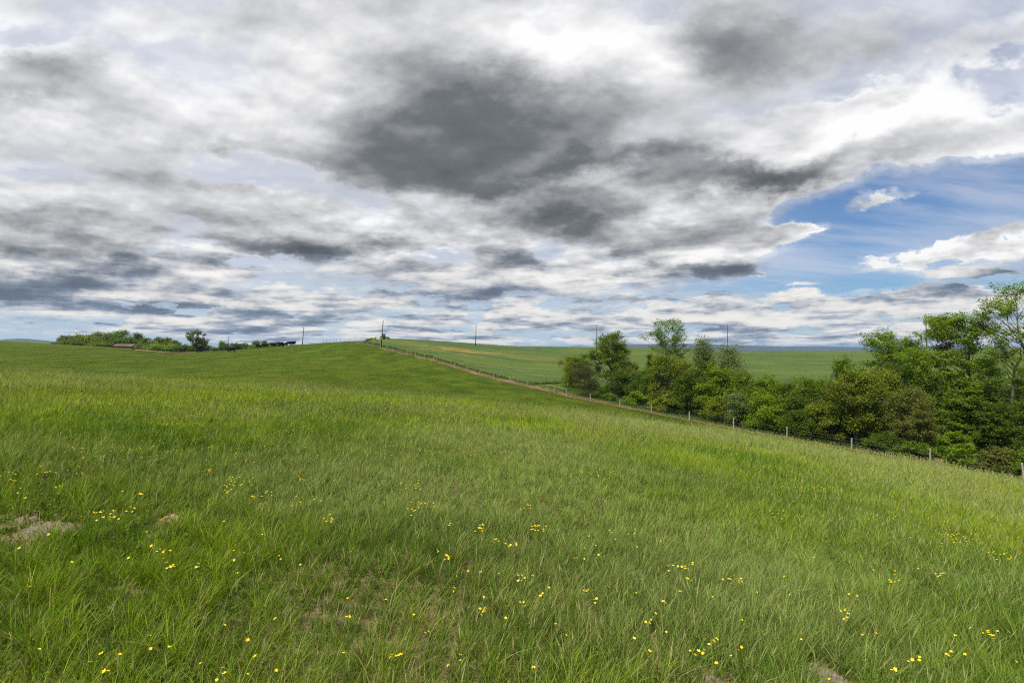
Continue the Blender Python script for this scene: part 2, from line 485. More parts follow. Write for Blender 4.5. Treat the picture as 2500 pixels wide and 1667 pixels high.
def crop_mat():
    m, nt, b, o = newmat('cereal_canopy')
    P = geo_pos(nt); x, y, z = separate(P)
    a = noise(combine(x * 0.5, y * 1.0, 0.0), 0.030, 5, 0.6)
    st = noise(combine(x * 0.25 - y * 0.1, y, 0.0), 0.20, 5, 0.6)
    f = noise(P, 2.6, 5, 0.7)
    c = cmix(ss(a, 0.38, 0.62), (0.040, 0.086, 0.014), (0.078, 0.116, 0.009))
    c = cmix(ss(st, 0.42, 0.70) * 0.7, c, (0.125, 0.140, 0.026))
    at_ = nt.nodes.new('ShaderNodeAttribute'); at_.attribute_name = 'tint'
    dry = N(at_.outputs['Fac'])
    c = cmix(N.math('MULTIPLY', dry, ss(st * 0.8 + a * 0.3 + f * 0.15, 0.56, 0.70), clamp=True), c, (0.30, 0.19, 0.04))
    c = cmix(ss(f, 0.3, 0.75) * 0.4, c, (0.026, 0.050, 0.012))
    w = noise(combine(x * 0.08 - y * 0.02, y * 0.9 + x * 0.25, 0.0), 0.5, 3, 0.6)
    c = cmix(ss(w, 0.52, 0.70) * 0.45, c, (0.030, 0.060, 0.010))
    nt.links.new(c.s, b.inputs['Base Color'])
    b.inputs['Roughness'].default_value = 0.8; b.inputs['Specular IOR Level'].default_value = 0.2
    bp = nt.nodes.new('ShaderNodeBump'); bp.inputs['Strength'].default_value = 0.8; bp.inputs['Distance'].default_value = 0.3
    h = st * 0.6 + f * 0.4
    nt.links.new(h.s, bp.inputs['Height']); nt.links.new(bp.outputs[0], b.inputs['Normal'])
    return m
def soil_mat(name, c0, c1, c2, sc=3.0, bump=0.6):
    m, nt, b, o = newmat(name)
    P = geo_pos(nt)
    n = noise(P, sc, 6, 0.65); n2 = noise(P, sc * 0.17, 4, 0.6)
    c = cmix(ss(n, 0.3, 0.7), c0, c1); c = cmix(ss(n2, 0.4, 0.65) * 0.8, c, c2)
    nt.links.new(c.s, b.inputs['Base Color']); b.inputs['Roughness'].default_value = 0.95
    b.inputs['Specular IOR Level'].default_value = 0.1
    bp = nt.nodes.new('ShaderNodeBump'); bp.inputs['Strength'].default_value = bump; bp.inputs['Distance'].default_value = 0.05
    nt.links.new(n.s, bp.inputs['Height']); nt.links.new(bp.outputs[0], b.inputs['Normal'])
    return m
M_PAST = pasture_mat(); M_CROP = crop_mat()
M_STRIP = soil_mat('fence_line_soil', (0.12, 0.085, 0.042), (0.27, 0.20, 0.115), (0.17, 0.085, 0.038), 1.6)
M_BARE = soil_mat('bare_soil', (0.085, 0.050, 0.028), (0.15, 0.095, 0.05), (0.20, 0.15, 0.09), 0.8)
M_MOUND = soil_mat('dry_mole_soil', (0.15, 0.125, 0.085), (0.31, 0.265, 0.19), (0.24, 0.19, 0.125), 22.0, 1.0)
M_THATCH = soil_mat('near_turf_soil', (0.06, 0.065, 0.018), (0.19, 0.15, 0.07), (0.24, 0.17, 0.09), 9.0, 0.5)

# ------------------------------------------------------------------ ground sheet
def polar_sheet(name, mat, r0, r1, nr, th0, th1, nth, keep=None, lift=0.0, tintf=None, liftf=None):
    rr = np.geomspace(r0, r1, nr); tt = np.linspace(th0, th1, nth)
    Rg, Tg = np.meshgrid(rr, tt, indexing='ij')
    X = Rg * np.sin(Tg); Y = Rg * np.cos(Tg)
    Z = H(X, Y) + lift
    if liftf is not None: Z = Z + liftf(X, Y)
    idx = np.arange(nr * nth).reshape(nr, nth)
    q = np.stack([idx[:-1, :-1], idx[1:, :-1], idx[1:, 1:], idx[:-1, 1:]], -1).reshape(-1, 4)[:, ::-1]
    V = np.stack([X, Y, Z], -1).reshape(-1, 3)
    if keep is not None:
        k = keep(V[:, 0], V[:, 1]); q = q[k[q].all(1)]
        used = np.unique(q); rm = np.full(len(V), -1); rm[used] = np.arange(len(used)); q = rm[q]; V = V[used]
    t = None
    if tintf is not None:
        f = tintf(V[:, 0], V[:, 1]); t = np.repeat(f[:, None], 3, 1)
    return npmesh(name, V, q, mat=mat, smooth=True, tint=t)

def build_ground():
    # one sheet to the horizon, a small disc closes the middle
    rr = np.geomspace(0.6, 14000.0, 430); nth = 900
    tt = np.linspace(-math.pi, math.pi, nth, endpoint=False)
    Rg, Tg = np.meshgrid(rr, tt, indexing='ij')
    X = Rg * np.sin(Tg); Y = Rg * np.cos(Tg); Z = H(X, Y)
    V = np.stack([X, Y, Z], -1).reshape(-1, 3); idx = np.arange(len(V)).reshape(len(rr), nth)
    nx = np.roll(idx, -1, 1)
    q = np.stack([idx[:-1], nx[:-1], nx[1:], idx[1:]], -1).reshape(-1, 4)
    V = np.vstack([V, [[0, 0, Hs(0, 0)]]]); c = len(V) - 1
    t = np.stack([np.full(nth, c), nx[0], idx[0]], -1)
    me = npmesh('ground', V, q, t, mat=[M_PAST, M_THATCH], smooth=True)
    cen = V[q].mean(1); r = np.hypot(cen[:, 0], cen[:, 1])
    mi = np.concatenate([(r < 34).astype(np.int32), np.ones(nth, np.int32)])
    me.polygons.foreach_set('material_index', mi)
    tag(link('ground', me), kind='structure')
    # strip of bare tan soil along the fence foot
    def strip_keep(x, y):
        d = fence_dist(x, y)
        e = (fbm(x * 0.35, y * 0.35, 4, 21) - 0.5) * 1.7
        wn = 0.4 + e * 1.2
        wf = 2.4 + e * 3.0 + np.clip(1 - np.abs(y - 76) / 22, 0, 1) * 2.2 - np.clip((44 - y) / 6, 0, 3.5) - np.clip((y - 95) / 20, 0, 1) * 1.3
        return (d > -wn) & (d < wf) & (y > 40)
    me = polar_sheet('soil_strip', M_STRIP, 48, 185, 900, R(-20), R(40), 700, strip_keep, 0.05)
    tag(link('soil_strip', me), kind='structure')
    # cereal field, its canopy standing higher than the pasture
    def crop_in(x, y):
        d = fence_dist(x, y)
        lim = 3.4 + (fbm(x * 0.3, y * 0.3, 3, 31) - 0.5) * 2.0
        w = np.clip((x - 3) / 10, 0, 1) * np.clip((125 - y) / 20, 0, 1)
        return d - (lim + w * 15)
    def crop_keep(x, y):
        return (crop_in(x, y) > 0) & (np.hypot(x, y) < 420)
    def crop_lift(x, y):
        return np.clip(crop_in(x, y) / 1.3, 0, 1) ** 0.5 * (0.5 + (fbm(x * 0.5, y * 0.5, 3, 9) - 0.5) * 0.35) + 0.012
    def dry(x, y):
        u = x / y; yy = y
        a = np.exp(-((u + 0.085) / 0.065) ** 2 - ((y - 150 - 0 * u) / 9) ** 2)
        b = np.exp(-((u + 0.06 - (y - 150) * -0.006) / 0.06) ** 2 - ((y - 160) / 14) ** 2)
        c = np.exp(-((u - 0.1) / 0.12) ** 2 - ((y - 148) / 7) ** 2) * 0.12
        return np.clip(a * 1.3 + b * 0.8 + c, 0, 1)
    me = polar_sheet('crop_field', M_CROP, 60, 420, 420, R(-24), R(62), 620, crop_keep, 0.0, dry, crop_lift)
    tag(link('crop_field', me), kind='structure')
    # bare patch in the dip at the left
    def bare_keep(x, y):
        u = (x / y) * F + 1250
        e = (fbm(x * 0.12, y * 0.12, 3, 77) - 0.5) * 14
        return (u > 330) & (u < 520) & (y > 158 + np.abs(u - 430) * 0.06 + e) & (y < 196)
    me = polar_sheet('bare_patch', M_BARE, 150, 260, 160, R(-38), R(-28), 200, bare_keep, 0.12)
    tag(link('bare_patch', me), kind='structure')
if ONLY != 'sky': build_ground()

# far ridges
def ridge(name, Y, pts, mat, depth=900):
    px = np.array([p[0] for p in pts], float); py = np.array([p[1] for p in pts], float)
    xs = np.linspace(px[0], px[-1], 260)
    top = np.interp(xs, px, py) + (fbm(xs * 0.03, xs * 0 + 3.3, 4, 3) - 0.5) * 1.6
    X = (xs - 1250) / F * Y; Zt = CAMZ - (top - HY) / F * Y
    rows = []
    prof = [(-1.0, 0.0), (-0.75, 0.32), (-0.5, 0.62), (-0.25, 0.87), (0.0, 1.0), (0.4, 0.8), (1.0, 0.0)]
    zb = -45.0
    for i, (a, h) in enumerate(prof):
        jit = (fbm(X * 0.002, X * 0 + i * 7.7, 4, 8) - 0.5) * 0.22 * (0 < i < 4)
        rows.append(np.stack([X, np.full_like(X, Y + a * depth), zb + (Zt - zb) * np.clip(h + jit, 0, 1)], -1))
    n = len(xs); V = np.concatenate(rows); idx = np.arange(len(V)).reshape(len(prof), n)
    q = np.stack([idx[:-1, :-1], idx[:-1, 1:], idx[1:, 1:], idx[1:, :-1]], -1).reshape(-1, 4)
    return tag(link(name, npmesh(name, V, q, mat=mat, smooth=True)), kind='structure')
if ONLY != 'sky':
    M_RIDGE = plain('forested_ridge', (0.016, 0.026, 0.022), 0.95, 0, 0.15, 0.01)
    M_WOOD = plain('near_wooded_hill', (0.040, 0.066, 0.016), 0.95, 0, 0.3, 0.05)
    ridge('hills', 5200, [(1380, 858), (1440, 849), (1530, 840), (1700, 839), (1790, 842), (1900, 846.5), (1965, 845), (2050, 846.5), (2150, 847), (2300, 846), (2450, 845), (2800, 848), (3200, 856)], M_RIDGE, 1500)
    ridge('hills', 1700, [(-400, 850), (-200, 846), (-60, 840), (15, 831), (40, 826.5), (70, 826.5), (105, 832), (150, 838), (400, 842), (600, 850), (760, 850), (900, 856)], M_WOOD, 500)
# ------------------------------------------------------------------ grass
M_BLADE = leafy('grass_blade', (1.0, 1.0, 1.0), 0.36, 0.6, 0.1)
def blades(x, y, z, L, w, ld, lean, yaw, tint, segs, tipdark=None):
    n = len(x); s = np.linspace(0, 1, segs + 1)
    nv = 2 * segs + 1
    V = np.empty((n, nv, 3), np.float32)
    wx, wy = np.cos(yaw), np.sin(yaw); lx, ly = np.cos(ld), np.sin(ld)
    for k in range(segs + 1):
        t = s[k]; hz = L * lean * t ** 1.9; vz = L * (t - 0.42 * np.minimum(lean, 1.4) * t * t)
        cx = x + lx * hz; cy = y + ly * hz; cz = z + vz
        if k < segs:
            hw = w * 0.5 * (1 - 0.75 * t ** 1.6) * (0.75 if k == 0 else 1)
            V[:, 2 * k, 0] = cx - wx * hw; V[:, 2 * k, 1] = cy - wy * hw; V[:, 2 * k, 2] = cz
            V[:, 2 * k + 1, 0] = cx + wx * hw; V[:, 2 * k + 1, 1] = cy + wy * hw; V[:, 2 * k + 1, 2] = cz
        else:
            V[:, 2 * k, 0] = cx; V[:, 2 * k, 1] = cy; V[:, 2 * k, 2] = cz
    o = (np.arange(n) * nv)[:, None]
    q = np.concatenate([o + np.array([[2 * k, 2 * k + 1, 2 * k + 3, 2 * k + 2]]) for k in range(segs - 1)]) if segs > 1 else np.zeros((0, 4), int)
    t = o + np.array([[2 * (segs - 1), 2 * (segs - 1) + 1, 2 * segs]])
    T = np.repeat(np.asarray(tint, np.float32)[:, None, :], nv, 1).reshape(-1, 3)
    return V.reshape(-1, 3), q, t, T
def merge(parts):
    Vs, Qs, Ts, Cs = [], [], [], []; off = 0
    for V, q, t, c in parts:
        Vs.append(V); Qs.append(q + off); Ts.append(t + off); Cs.append(c); off += len(V)
    return np.concatenate(Vs), np.concatenate(Qs), np.concatenate(Ts), np.concatenate(Cs)

MOUNDS = [  # column, row, radius x, radius y, height : bare soil thrown up in the turf
    (134, 1278, 0.215, 0.20, 0.055), (66, 1255, 0.10, 0.10, 0.05), (428, 1256, 0.13, 0.075, 0.05),
    (1752, 1662, 0.085, 0.17, 0.05), (2030, 1650, 0.13, 0.24, 0.06)]
def ray_ground(px, py, h=0.0):
    Y = np.geomspace(1.5, 60, 1500); x = (px - 1250) / F * Y
    d = CAMZ - (py - HY) / F * Y - (H(x, Y) + h)
    i = int(np.argmax(d < 0)) if (d < 0).any() else len(Y) - 1
    return float(x[i]), float(Y[i])
MND = [(ray_ground(a, b, 0.06) + (rx, ry, h)) for a, b, rx, ry, h in MOUNDS]

def short_map(x, y):     # 0 = long sward, 1 = thin bitten turf with thatch showing
    s = np.exp(-((x + 0.75) / 1.15) ** 2 - ((y - 3.3) / 1.0) ** 2)
    s = 0.72 * s; s = np.maximum(s, 0.6 * np.exp(-((x - 0.2) / 0.8) ** 2 - ((y - 3.7) / 0.7) ** 2))
    s = np.maximum(s, 0.45 * np.exp(-((x - 0.9) / 0.5) ** 2 - ((y - 2.9) / 0.5) ** 2))
    n = fbm(x * 1.3, y * 1.3, 3, 51)
    return np.clip(s * (0.25 + 1.1 * n) + np.clip(n - 0.66, 0, 1) * 1.2, 0, 1)

def sward(n, r0, r1, th, power, segs, wmul, seed, lmul=1.0, dens_keep=True):
    g = np.random.default_rng(seed)
    u = g.random(n); r = (r0 ** power + u * (r1 ** power - r0 ** power)) ** (1 / power)
    a = g.uniform(-th, th, n); x = r * np.sin(a); y = r * np.cos(a)
    # clumping: pull roots toward tussock centres
    cs = 0.16 + r * 0.004
    jx = np.floor(x / cs); jy = np.floor(y / cs)
    cx = (jx + 0.2 + 0.6 * _h(jx, jy, 71)) * cs; cy = (jy + 0.2 + 0.6 * _h(jx, jy, 72)) * cs
    k = (g.random(n) ** 0.8) * 0.55
    x = x + (cx - x) * k; y = y + (cy - y) * k
    fd = fence_dist(x, y)
    keep = (fd < -2.6) & (y < 36)
    sh = short_map(x, y)
    keep &= g.random(n) > sh * 0.55
    for mx, my, rx, ry, h in MND:
        e = ((x - mx) / (rx * 1.0)) ** 2 + ((y - my) / (ry * 1.0)) ** 2
        front = (np.abs(x - mx - (my - y) * 0 ) < rx * 0.9) & (y < my) & (y > my - ry - 0.40)
        keep &= (e > 1.0) & ~(front & (g.random(n) < 0.82))
    x, y, r, sh, cx, cy, jx, jy = [q[keep] for q in (x, y, r, sh, cx, cy, jx, jy)]; n = len(x)
    z = H(x, y)
    tall = fbm(x * 0.30, y * 0.30, 3, 61); tus = _h(jx, jy, 73)
    L = (0.06 + 0.17 * tall + 0.15 * tus * tus) * (0.6 + 0.8 * g.random(n)) * (1 - 0.62 * sh) * lmul
    L *= np.interp(r, [0, 5, 14, 30], [0.82, 0.92, 1.15, 1.35])
    L *= np.where(r < 1.9, 0.55, 1)
    edge = np.clip((-2.6 - fence_dist(x, y)) / 3.0, 0.35, 1); L *= edge
    w = (0.0030 + 0.0032 * g.random(n)) * wmul
    # outward from the tussock plus the breeze to the right
    out = np.arctan2(y - cy, x - cx); wind = 0.35 + (fbm(x * 0.25, y * 0.25, 2, 65) - 0.5) * 2.4
    lx = 0.8 * np.cos(out) + 0.42 * np.cos(wind) + g.normal(0, 0.85, n); ly = 0.8 * np.sin(out) + 0.42 * np.sin(wind) + g.normal(0, 0.85, n)
    ld = np.arctan2(ly, lx)
    lean = np.clip(0.12 + 0.40 * g.random(n) + 0.5 * g.random(n) ** 3 + 0.1 * sh, 0.05, 1.25)
    yaw = g.uniform(0, math.pi, n)
    # colour: lush, yellow-green, blue-grey and straw blades in drifts
    A = np.array([0.064, 0.148, 0.006]); B = np.array([0.215, 0.295, 0.016]); Cc = np.array([0.225, 0.285, 0.080]); S = np.array([0.46, 0.37, 0.18])
    d1 = fbm(x * 0.45, y * 0.45, 3, 81); d2 = fbm(x * 0.18 + 9, y * 0.18, 3, 82)
    f1 = np.clip((d1 - 0.30) * 1.7 + (tus - 0.5) * 0.7 + g.normal(0, 0.22, n) + np.interp(r, [3, 9, 25], [-0.12, 0.05, 0.30]), 0, 1)[:, None]
    f2 = np.clip((d2 - 0.46) * 3.0 + g.normal(0, 0.2, n) + np.interp(r, [4, 20], [-0.1, 0.25]) + np.clip(x / 30, -0.3, 0.3), 0, 0.9)[:, None]
    t = A * (1 - f1) + B * f1; t = t * (1 - f2) + Cc * f2
    st = (g.random(n) < 0.03 + 0.30 * sh)[:, None]; t = np.where(st, S * g.uniform(0.5, 1.0, (n, 1)), t)
    t = t * g.uniform(0.42, 1.55, (n, 1)) * np.interp(r, [2, 8, 22], [1.05, 1.10, 1.16])[:, None]
    return blades(x, y, z - 0.01, L, w, ld, lean, yaw, t, segs)

def build_grass():
    th = R(58)
    parts = [sward(120000, 1.5, 5.4, th, 1.5, 4, 0.80, 101, 1.0),
             sward(240000, 1.5, 5.6, th, 1.5, 2, 0.75, 104, 0.52),
             sward(300000, 5.0, 13.0, th, 1.3, 3, 1.15, 102, 0.85),
             sward(160000, 5.0, 14.0, th, 1.3, 2, 1.4, 105, 0.55),
             sward(460000, 12.0, 42.0, th, 1.15, 2, 2.5, 103, 0.85)]
    V, q, t, c = merge(parts)
    tag(link('grass', npmesh('grass', V, q, t, M_BLADE, c)), 'long lush meadow grass covering the near slope', 'grass', kind='stuff')
    # clover and other broad little leaves low in the sward
    g = np.random.default_rng(150); n = 90000
    r = (1.5 ** 1.5 + g.random(n) * (11 ** 1.5 - 1.5 ** 1.5)) ** (1 / 1.5); a = g.uniform(-th, th, n); x = r * np.sin(a); y = r * np.cos(a)
    cl = fbm(x * 1.1, y * 1.1, 3, 151); k = g.random(n) < np.clip((cl - 0.42) * 5, 0.06, 1); x, y, r = x[k], y[k], r[k]; n = len(x)
    for mx, my, rx, ry, h in MND:
        k = ((x - mx) / rx) ** 2 + ((y - my) / ry) ** 2 > 1.0; x, y, r = x[k], y[k], r[k]
    n = len(x); P = np.stack([x, y, H(x, y) + g.uniform(0.01, 0.10, n)], -1)
    nr = g.normal(0, 0.35, (n, 3)); nr[:, 2] = 1; nr /= np.linalg.norm(nr, axis=1)[:, None]; t_ = g.normal(0, 1, (n, 3)); t_ -= (t_ * nr).sum(1)[:, None] * nr; t_ /= np.linalg.norm(t_, axis=1)[:, None]
    b_ = np.cross(nr, t_); sz = (0.0075 * g.uniform(0.6, 1.5, n) * np.clip(r / 4, 1, 2))[:, None]
    V = np.stack([P - t_ * sz, P + b_ * sz, P + t_ * sz, P - b_ * sz], 1).reshape(-1, 3)
    tt = np.repeat(np.array([[0.085, 0.140, 0.018]]) * g.uniform(0.6, 1.5, (n, 1)), 4, 0)
    tag(link('clover', npmesh('clover', V, (np.arange(n) * 4)[:, None] + np.arange(4)[None], None, M_BLADE, tt)), 'low clover leaves among the near meadow grass', 'clover', kind='stuff')
    # seed heads standing over the sward
    g = np.random.default_rng(210); n = 46000
    u = g.random(n); r = (1.8 ** 1.25 + u * (38 ** 1.25 - 1.8 ** 1.25)) ** (1 / 1.25)
    a = g.uniform(-th, th, n); x = r * np.sin(a); y = r * np.cos(a)
    den = fbm(x * 0.35, y * 0.35, 3, 91)
    k = (fence_dist(x, y) < -3.5) & (y < 35) & (g.random(n) < np.clip((den - 0.30) * 2.4, 0.08, 1)) & (short_map(x, y) < 0.5)
    x, y, r = x[k], y[k], r[k]; n = len(x); z = H(x, y)
    L = 0.24 + 0.2 * g.random(n) + 0.004 * r; ld = g.normal(0.4, 1.1, n); lean = 0.1 + 0.45 * g.random(n)
    tint = np.array([[0.24, 0.28, 0.08]]) * g.uniform(0.7, 1.2, (n, 1))
    ww = 0.0022 * np.clip(r / 4, 1, 5)
    P1 = blades(x, y, z, L, ww, ld, lean, g.uniform(0, 3.14, n), tint, 3)
    # heads: two crossed narrow spindles at the tip
    hx = x + np.cos(ld) * L * lean * 0.75; hy = y + np.sin(ld) * L * lean * 0.75; hz = z + L * (0.86 - 0.42 * np.minimum(lean, 1.4) * 0.74)
    hl = 0.05 + 0.04 * g.random(n); hw = (0.0020 + 0.0018 * g.random(n)) * np.clip(r / 5, 1, 3.6)
    dx = np.cos(ld) * 0.6; dy = np.sin(ld) * 0.6
    hd = []
    for yaw in (0.3, 1.9):
        wx, wy = math.cos(yaw) * hw, math.sin(yaw) * hw
        A = np.stack([hx, hy, hz], -1); B = np.stack([hx + dx * hl * 0.4 + wx, hy + dy * hl * 0.4 + wy, hz + hl * 0.4], -1)
        Cp = np.stack([hx + dx * hl, hy + dy * hl, hz + hl], -1); D = np.stack([hx + dx * hl * 0.4 - wx, hy + dy * hl * 0.4 - wy, hz + hl * 0.4], -1)
        V = np.stack([A, B, Cp, D], 1).reshape(-1, 3)
        tt = np.repeat((np.array([[0.30, 0.32, 0.12]]) * g.uniform(0.7, 1.25, (n, 1)))[:, None], 4, 1).reshape(-1, 3)
        hd.append((V, (np.arange(n) * 4)[:, None] + np.arange(4)[None], np.zeros((0, 3), int), tt))
    V, q, t, c = merge([P1] + hd)
    tag(link('seed_heads', npmesh('seed_heads', V, q, t, M_BLADE, c)), 'pale grass seed heads standing above the near meadow', 'grass', kind='stuff')
    # short tussocky turf on the far pasture
    g = np.random.default_rng(310); n = 200000
    r = (34 ** 1.1 + g.random(n) * (210 ** 1.1 - 34 ** 1.1)) ** (1 / 1.1); a = g.uniform(R(-52), R(50), n)
    x = r * np.sin(a); y = r * np.cos(a)
    tn = fbm(x * 0.22, y * 0.11, 4, 95)
    k = (fence_dist(x, y) < -0.7) & (y > 27) & (g.random(n) < np.clip((tn - 0.30) * 3, 0.15, 1)); x, y, r, tn = x[k], y[k], r[k], tn[k]; n = len(x)
    L = (0.07 + 0.14 * g.random(n)) * (0.6 + tn); w = 0.016 + r * 0.0007
    tb = np.clip((tn - 0.35) * 2.5 + g.normal(0, 0.2, n), 0, 1)[:, None]
    t = np.array([0.038, 0.064, 0.003]) * (1 - tb) + np.array([0.108, 0.130, 0.006]) * tb
    V, q, tt, c = blades(x, y, H(x, y) - 0.01, L, w, g.normal(0.2, 1.5, n), 0.2 + 0.6 * g.random(n), g.uniform(-0.6, 0.6, n), t * g.uniform(0.75, 1.25, (n, 1)), 1)
    tag(link('grass', npmesh('pasture_grass', V, q, tt, M_BLADE, c)), 'short grazed turf on the far pasture hillside', 'grass', kind='stuff')
    # young cereal along the fence margin and over the field face
    g = np.random.default_rng(410); n = 260000
    r = (60 ** 1.0 + g.random(n) * (230 - 60)); a = g.uniform(R(-22), R(50), n); x = r * np.sin(a); y = r * np.cos(a)
    d = fence_dist(x, y); w_ = np.clip((x - 3) / 10, 0, 1) * np.clip((125 - y) / 20, 0, 1)
    lim = 3.0 + (fbm(x * 0.3, y * 0.3, 3, 31) - 0.5) * 2.0 + w_ * 15
    k = (d > lim) & (g.random(n) < np.where(d < lim + 5, 1.0, 0.5)); x, y, r, d, lim = [q_[k] for q_ in (x, y, r, d, lim)]; n = len(x)
    tn = fbm(x * 0.15, y * 0.3, 3, 97)
    L = (0.55 + 0.35 * g.random(n)) * np.where(d < lim + 3, 1.0, 0.95); zb = H(x, y) + np.where(d < lim + 1.5, 0, 0.02)
    tb = np.clip((tn - 0.3) * 2 + g.normal(0, 0.15, n), 0, 1)[:, None]
    t = np.array([0.045, 0.085, 0.026]) * (1 - tb) + np.array([0.082, 0.115, 0.022]) * tb
    V, q, tt, c = blades(x, y, zb, L, 0.03 + r * 0.0005, g.normal(0.2, 1.3, n), 0.1 + 0.35 * g.random(n), g.uniform(-0.7, 0.7, n), t * g.uniform(0.75, 1.25, (n, 1)), 1)
    tag(link('cereal', npmesh('cereal', V, q, tt, M_BLADE, c)), 'blue-green cereal crop standing behind the fence line', 'crop', kind='stuff')
    # dry weeds and tan stalks along the fence foot
    g = np.random.default_rng(510); n = 42000
    i = g.integers(3, len(FP) - 1, n); f = g.random(n); p = FP[i] * (1 - f)[:, None] + FP[i + 1] * f[:, None]
    dirv = FP[i + 1] - FP[i]; dirv /= np.linalg.norm(dirv, axis=1)[:, None]; nrm = np.stack([-dirv[:, 1], dirv[:, 0]], -1) * -1
    off = g.normal(1.6, 1.2, n); p = p + nrm * off[:, None]; x, y = p[:, 0], p[:, 1]
    den = fbm(x * 0.5, y * 0.5, 3, 15); k = (den > 0.40) & (fence_dist(x, y) > -1.0); x, y = x[k], y[k]; n = len(x)
    dry = g.random(n) < np.where(y > 95, 0.5, 0.30)
    t = np.where(dry[:, None], np.array([0.33, 0.25, 0.13]), np.array([0.060, 0.105, 0.022])) * g.uniform(0.6, 1.2, (n, 1))
    V, q, tt, c = blades(x, y, H(x, y), 0.12 + 0.35 * g.random(n) ** 2, 0.03 + 0 * x, g.uniform(0, 6.28, n), 0.2 + 0.6 * g.random(n), g.uniform(-0.8, 0.8, n), t, 1)
    tag(link('dry_weeds', npmesh('dry_weeds', V, q, tt, M_BLADE, c)), 'tan dead weeds and stubble along the fence foot', 'weeds', kind='stuff')
if ONLY != 'sky': build_grass()

# ------------------------------------------------------------------ soil mounds
def mound(mx, my, rx, ry, h, label, seed, mat):
    n = 72; V = []; g = np.random.default_rng(seed)
    a = np.linspace(-1.25, 1.25, n); X, Y = np.meshgrid(a * rx, a * ry, indexing='ij')
    e = np.sqrt((X / rx) ** 2 + (Y / ry) ** 2); e = e * (0.8 + 0.45 * fbm((X + mx) * 9, (Y + my) * 9, 3, seed))
    Z = h * np.clip(1 - e ** 2.2, -0.25, 1) + (fbm((X + mx) * 48, (Y + my) * 48, 5, seed + 3) - 0.5) * 0.06 * (e < 1.1)
    base = H(X + mx, Y + my); z0 = Hs(mx, my)
    V = np.stack([X, Y, base - z0 + Z - 0.01], -1).reshape(-1, 3); idx = np.arange(n * n).reshape(n, n)
    q = np.stack([idx[:-1, :-1], idx[1:, :-1], idx[1:, 1:], idx[:-1, 1:]], -1).reshape(-1, 4)
    o = link('soil_mound', npmesh('soil_mound', V, q, mat=mat, smooth=False), loc=(mx, my, z0))
    return tag(o, label, 'soil mound')
if ONLY != 'sky':
    M_TAN = soil_mat('tan_stone', (0.36, 0.24, 0.13), (0.45, 0.33, 0.20), (0.30, 0.20, 0.12), 20.0, 0.5)
    labs = ['wide pale grey mound of dry crumbled soil in the grass near the left edge', 'small grey soil heap just left of the wide pale soil mound',
            'small flat tan clod of earth showing between the grass tufts right of the grey mound',
            'narrow brown soil heap half hidden by grass at the bottom edge, the left of two',
            'long brown soil heap between grass at the bottom edge, the right and larger of two']
    for i, m in enumerate(MND): mound(*m, labs[i], 700 + i * 11, M_TAN if i == 2 else M_MOUND)

# ------------------------------------------------------------------ buttercups
CL = [(20,1095,5,20,12),(130,1080,8,60,10),(245,1185,12,32,13),(320,1135,5,12,6),(300,1170,4,10,8),(375,1265,7,28,18),(390,1300,4,12,10),(455,1300,2,10,5),(428,1327,1,1,1),
 (485,1080,5,10,4),(545,1105,12,38,12),(690,1098,4,8,6),(600,1135,6,25,10),(525,1125,5,12,8),(935,1115,9,30,12),(965,1165,9,35,12),(1035,1205,2,8,4),(1100,1213,7,10,8),
 (1140,1243,4,10,6),(1180,1252,5,12,5),(1235,1213,9,20,7),(1205,1165,4,14,6),(1330,1280,3,14,5),(1010,1265,2,6,4),(1030,1280,5,14,10),(1105,1310,2,6,5),(1200,1325,5,12,9),
 (1045,1355,2,4,5),(1245,1370,3,5,8),(1195,1388,3,14,5),(1345,1358,3,8,3),(1368,1380,3,4,6),(1108,1405,5,9,12),(800,1372,2,5,5),(800,1412,2,5,8),(905,1508,4,11,5),(1057,1505,1,1,1),
 (1030,1525,2,6,5),(980,1455,2,5,6),(568,1470,1,1,1),(345,1490,1,1,1),(275,1503,1,1,1),(242,1540,2,8,5),(205,1522,1,1,1),(1525,1385,3,10,8),(1565,1303,9,38,10),(1585,1330,3,8,5),
 (1608,1497,5,14,10),(1640,1475,3,12,6),(1700,1490,2,8,8),(1940,1408,6,9,16),(1835,1465,2,8,4),(1680,1335,6,28,7),(2158,1320,4,10,5),(2290,1452,7,36,9),(2205,1238,17,45,13),
 (2300,1275,10,34,16),(1960,1370,3,20,8),(2050,1332,4,20,8),(2000,1462,3,22,8),(2100,1512,4,22,8),(2182,1500,3,12,6),(2060,1540,3,20,10),(1780,1180,6,60,10),(2050,1180,8,90,14),
 (90,1130,5,50,14),(700,1150,4,40,14),(1480,1420,3,30,14),(760,1190,4,30,12),(1400,1230,5,60,16)]
M_PETAL, _nt, _b, _o = newmat('buttercup_petal')
_b.inputs['Base Color'].default_value = (0.80, 0.58, 0.008, 1); _b.inputs['Roughness'].default_value = 0.35
M_STEM = plain('flower_stem', (0.07, 0.13, 0.02), 0.6)
